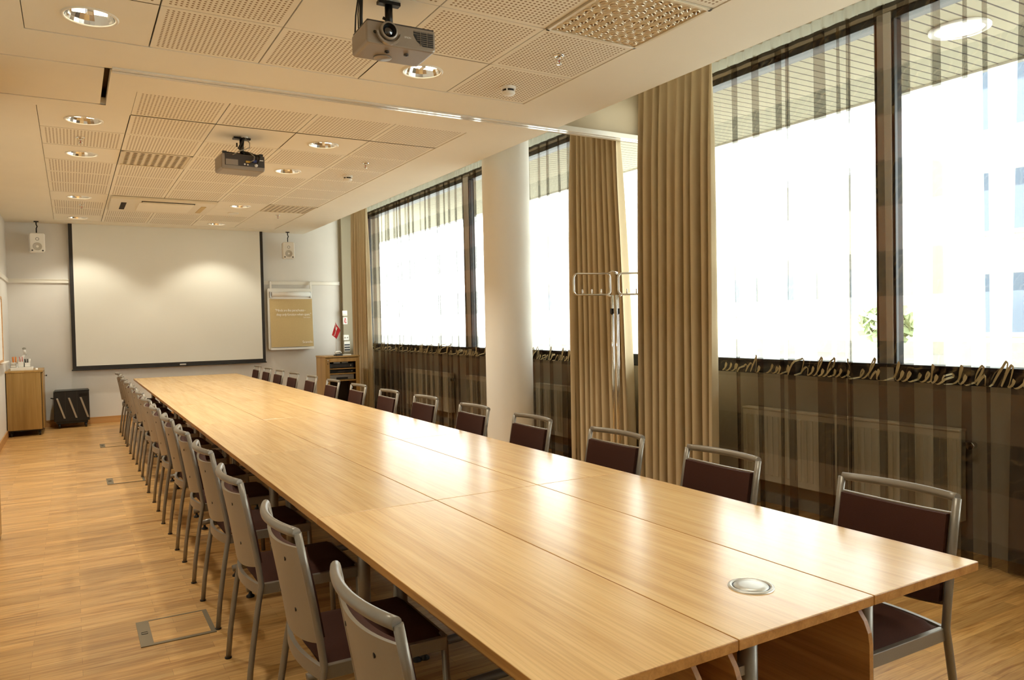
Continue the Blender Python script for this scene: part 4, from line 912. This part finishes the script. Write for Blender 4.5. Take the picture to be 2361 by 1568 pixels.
# ------------------------------------------------------------------ chairs
def chair_proto():
    t = thing('chair', 'x', 'chair')                       # sits facing +x, origin under the middle of the rear feet
    HW = 0.212
    def bow(y, d=0.036): return -d*(1-(y/HW)**2)
    def lean(z):                                           # x of the back posts
        if z < 0.44: return 0.0+0.062*(z/0.44)**1.3
        return 0.062-0.070*((z-0.44)/0.42)**1.15
    for s in (-1, 1):
        zs = [0.0, 0.12, 0.25, 0.36, 0.44, 0.52, 0.62, 0.74, 0.847]
        MB().tube([(lean(z), s*(HW+0.010*max(0, (0.44-z)/0.44)), z) for z in zs], 0.0135, 12, ell=0.85).obj('rear_leg', M['silver'], t)
        MB().tube([(0.47, s*0.205, 0.0), (0.455, s*0.20, 0.42)], 0.012, 12).obj('front_leg', M['silver'], t)
        b = MB(); b.prism([(lean(0.4)+0.005, 0.398), (0.46, 0.398), (0.46, 0.440), (lean(0.44)+0.005, 0.440)], 'y', s*0.203-0.009, s*0.203+0.009); b.obj('side_rail', M['silver'], t, bevel=0.002)
    ys = [-HW+2*HW*k/14 for k in range(15)]
    MB().tube([(lean(0.86)+bow(y), y, 0.848) for y in ys], 0.0145, 12, ell=0.9).obj('top_rail', M['silver'], t)
    # bowed rear seat rail
    rr = MB()
    def rail(u, v): y = -HW+2*HW*u; return (lean(0.42)+bow(y, 0.03)-0.006+0.0*v, y, 0.398+0.042*v)
    def rail2(u, v): p = rail(u, v); return (p[0]+0.014, p[1], p[2])
    rr.grid(rail, 15, 2); rr.grid(rail2, 15, 2); rr.grid(lambda u, v: (rail(u, 1)[0]+0.014*v, rail(u, 1)[1], 0.440), 15, 2); rr.grid(lambda u, v: (rail(u, 0)[0]+0.014*v, rail(u, 0)[1], 0.398), 15, 2)
    rr.obj('rear_rail', M['silver'], t)
    MB().box(0.448, 0.466, -0.20, 0.20, 0.398, 0.440).obj('front_rail', M['silver'], t, bevel=0.002)
    # seat pad
    def seat(u, v):
        y = -0.193+0.386*v; x0 = 0.075+bow(y*1.05, 0.02); x = x0+(0.462-x0)*u
        e = min(u, 1-u, v, 1-v)*2; return (x, y, 0.437+0.030*min(1, (e*3.2))**0.5)
    sp = MB(); sp.grid(seat, 13, 13); sp.box(0.07, 0.455, -0.185, 0.185, 0.415, 0.436); sp.obj('seat', M['brown'], t)
    # back : grey shell behind, brown pad in front
    def top_z(y): return 0.802-0.012*(1-(y/HW)**2)
    def bot_z(y): return 0.512-0.028*(1-(y/HW)**2)
    def shell(off):
        def fn(u, v):
            y = (-HW+0.012)+2*(HW-0.012)*u; z0, z1 = bot_z(y), top_z(y); z = z0+(z1-z0)*v; return (lean(z)+bow(y)+off, y, z)
        return fn
    def slab(a, b_, nu=15, nv=9):
        m = MB(); fa, fb = shell(a), shell(b_); m.grid(fa, nu, nv); m.grid(fb, nu, nv)
        for vv in (0.0, 1.0): m.grid(lambda u, w: tuple(Vector(fa(u, vv)).lerp(Vector(fb(u, vv)), w)), nu, 2, smooth=False)
        for uu in (0.0, 1.0): m.grid(lambda v, w: tuple(Vector(fa(uu, v)).lerp(Vector(fb(uu, v)), w)), nv, 2, smooth=False)
        return m
    bs = slab(-0.004, 0.006).obj('back_shell', M['panel_grey'], t)
    def padf(off):
        def fn(u, v):
            y = (-HW+0.018)+2*(HW-0.018)*u; z0, z1 = bot_z(y)+0.012, top_z(y)-0.004; z = z0+(z1-z0)*v; return (lean(z)+bow(y)+off, y, z)
        return fn
    shell_old = shell; m = MB(); fa, fb = padf(0.0065), padf(0.026); m.grid(fa, 15, 9); m.grid(fb, 15, 9)
    for vv in (0.0, 1.0): m.grid(lambda u, w: tuple(Vector(fa(u, vv)).lerp(Vector(fb(u, vv)), w)), 15, 2)
    for uu in (0.0, 1.0): m.grid(lambda v, w: tuple(Vector(fa(uu, v)).lerp(Vector(fb(uu, v)), w)), 9, 2)
    m.obj('back_pad', M['brown'], t)
    for y in (-0.10, 0.10):
        for z in (0.585, 0.745):
            x = lean(z)+bow(y)-0.004; MB().lathe([(0.0, -0.0018), (0.0062, -0.0018), (0.0062, 0.001)], (x, y, z), 12, axis='x').obj('screw', M['screw'], bs)
    for s in (-1, 1): MB().lathe([(0.015, 0.0), (0.015, 0.006)], (0.0, s*0.222, 0.0), 12, caps=True).obj('glide', M['black'], t)
    return t
LY = [1.61, 2.392, 3.225, 4.03, 4.80, 5.55, 6.33, 7.13, 7.95, 8.76, 9.58, 10.22, 10.92, 11.72]
RY = [1.565, 2.376, 3.128, 3.95, 4.74, 5.58, 6.33, 7.16, 7.97, 8.84, 9.62, 10.40, 11.12, 11.86]
cpn = ['nearest the camera', 'second from the camera', 'third from the camera', 'fourth from the camera', 'fifth from the camera', 'sixth from the camera', 'seventh from the camera', 'seventh from the screen', 'sixth from the screen', 'fifth from the screen', 'fourth from the screen', 'third from the screen', 'second from the screen', 'last before the screen']
R = random.Random(4); cproto = None
for k, y in enumerate(LY):
    lab = 'brown chair with grey back on the aisle side, %s' % cpn[k]; loc = (0.557+R.uniform(-0.008, 0.008), y, 0); rz = R.uniform(-0.02, 0.02)
    if cproto is None: cproto = chair_proto(); cproto.location = loc; cproto.rotation_euler = (0, 0, rz); cproto['label'] = lab; cproto['group'] = 'brown chairs around the long table'
    else: dup(cproto, loc, rz, lab)
for k, y in enumerate(RY):
    dup(cproto, (2.445 + (0.0 if k < 6 else -0.02) + R.uniform(-0.008, 0.008), y, 0), PI+R.uniform(-0.025, 0.025), 'brown chair with silver frame on the window side, %s' % cpn[k])

# ------------------------------------------------------------------ outside
struct(MB().box(4.95, 160, -90, 150, -0.65, -0.45).obj('pavement', M['pavement']))
oh = thing('roof_overhang', 'plank clad overhang outside above the windows', 'overhang', (4.95, 5, 3.6)); MB().box(0, 2.05, -10, 14, 0, 0.18).obj('soffit', M['plank'], oh)
MB().box(2.05, 2.12, -10, 14, -0.02, 0.25).obj('fascia', M['white'], oh)
ol = thing('overhang_lamp', 'round lamp set in the plank overhang outside', 'outdoor light', (5.86, 3.20, 3.6)); MB().lathe([(0.0, -0.012), (0.17, -0.012), (0.17, 0)], (0,0,0), 32).obj('diffuser', M['lamp_out'], ol); MB().lathe([(0.17, -0.002), (0.17, -0.02), (0.21, -0.016), (0.21, -0.002)], (0,0,0), 32).obj('ring', M['mullion'], ol)
bl = thing('office_building', 'pale building with rows of blue windows across the street', 'building', (26, 9.2, -0.5))
MB().box(0, 10, -16, 5.6, 0, 14).obj('facade', M['facade'], bl)
for i in range(7):
    for j in range(4):
        y = -14.5+i*2.85; z = 1.3+j*3.3; w_ = MB().box(-0.06, 0.02, y, y+1.7, z, z+1.9).obj('window', M['facade_glass'], bl); MB().box(-0.12, 0.0, y-0.1, y+1.8, z-0.14, z).obj('sill', M['mullion'], w_)
b2 = thing('low_building', 'low pale building farther along the street', 'building', (34, 34, -0.5)); MB().box(0, 12, -14, 22, 0, 9).obj('facade', M['facade'], b2)
for i in range(8): MB().box(-0.06, 0.02, -12+i*4, -10+i*4, 2, 4.2).obj('window', M['far_glass'], b2)
def tree(label, x, y, h, cr, seed):
    R = random.Random(seed); t = thing('street_tree', label, 'tree', (x, y, -0.45), 0)
    MB().tube([(0,0,0), (0.05, 0.02, h*0.35), (0, 0, h*0.62)], [0.13, 0.10, 0.05], 8).obj('trunk', M['bark'], t)
    m = MB()
    for k in range(420):
        a, b_ = R.uniform(0, 2*PI), math.acos(R.uniform(-1, 1)); rr = cr*R.uniform(0.45, 1.0)
        c0 = Vector((rr*math.sin(b_)*math.cos(a), rr*math.sin(b_)*math.sin(a), h*0.66+rr*0.8*math.cos(b_))); s = R.uniform(0.09, 0.2)
        u_ = Vector((R.uniform(-1, 1), R.uniform(-1, 1), R.uniform(-1, 1))).normalized(); v_ = u_.orthogonal().normalized()
        m.quad(c0-u_*s-v_*s*0.6, c0+u_*s-v_*s*0.6, c0+u_*s+v_*s*0.6, c0-u_*s+v_*s*0.6)
    m.obj('crown', M['leaf'], t, fix=False)
tree('small green tree across the street beside the pale building', 21.5, 14.0, 2.5, 0.8, 1)

# ------------------------------------------------------------------ light
wd = bpy.data.worlds.new('world'); scene.world = wd; wd.use_nodes = True
bg = wd.node_tree.nodes.get('Background') or wd.node_tree.nodes.new('ShaderNodeBackground')
WORLD = 8.0
bg.inputs[0].default_value = (0.94, 1.0, 1.01, 1); bg.inputs[1].default_value = WORLD
ou = wd.node_tree.nodes.get('World Output') or wd.node_tree.nodes.new('ShaderNodeOutputWorld')
wd.node_tree.links.new(bg.outputs[0], ou.inputs[0])

scene.view_settings.view_transform = 'Standard'
try: scene.view_settings.look = 'None'
except Exception: pass
scene.view_settings.gamma = 1.0; scene.view_settings.use_curve_mapping = False
scene.view_settings.exposure = 0.4
cyc = scene.cycles
cyc.use_denoising = True
try: cyc.denoiser = 'OPENIMAGEDENOISE'
except Exception: pass
cyc.max_bounces = 7; cyc.diffuse_bounces = 4; cyc.glossy_bounces = 3; cyc.transmission_bounces = 2; cyc.transparent_max_bounces = 48
cyc.caustics_reflective = False; cyc.caustics_refractive = False; cyc.sample_clamp_indirect = 6.0
cyc.use_adaptive_sampling = True; cyc.adaptive_threshold = 0.03
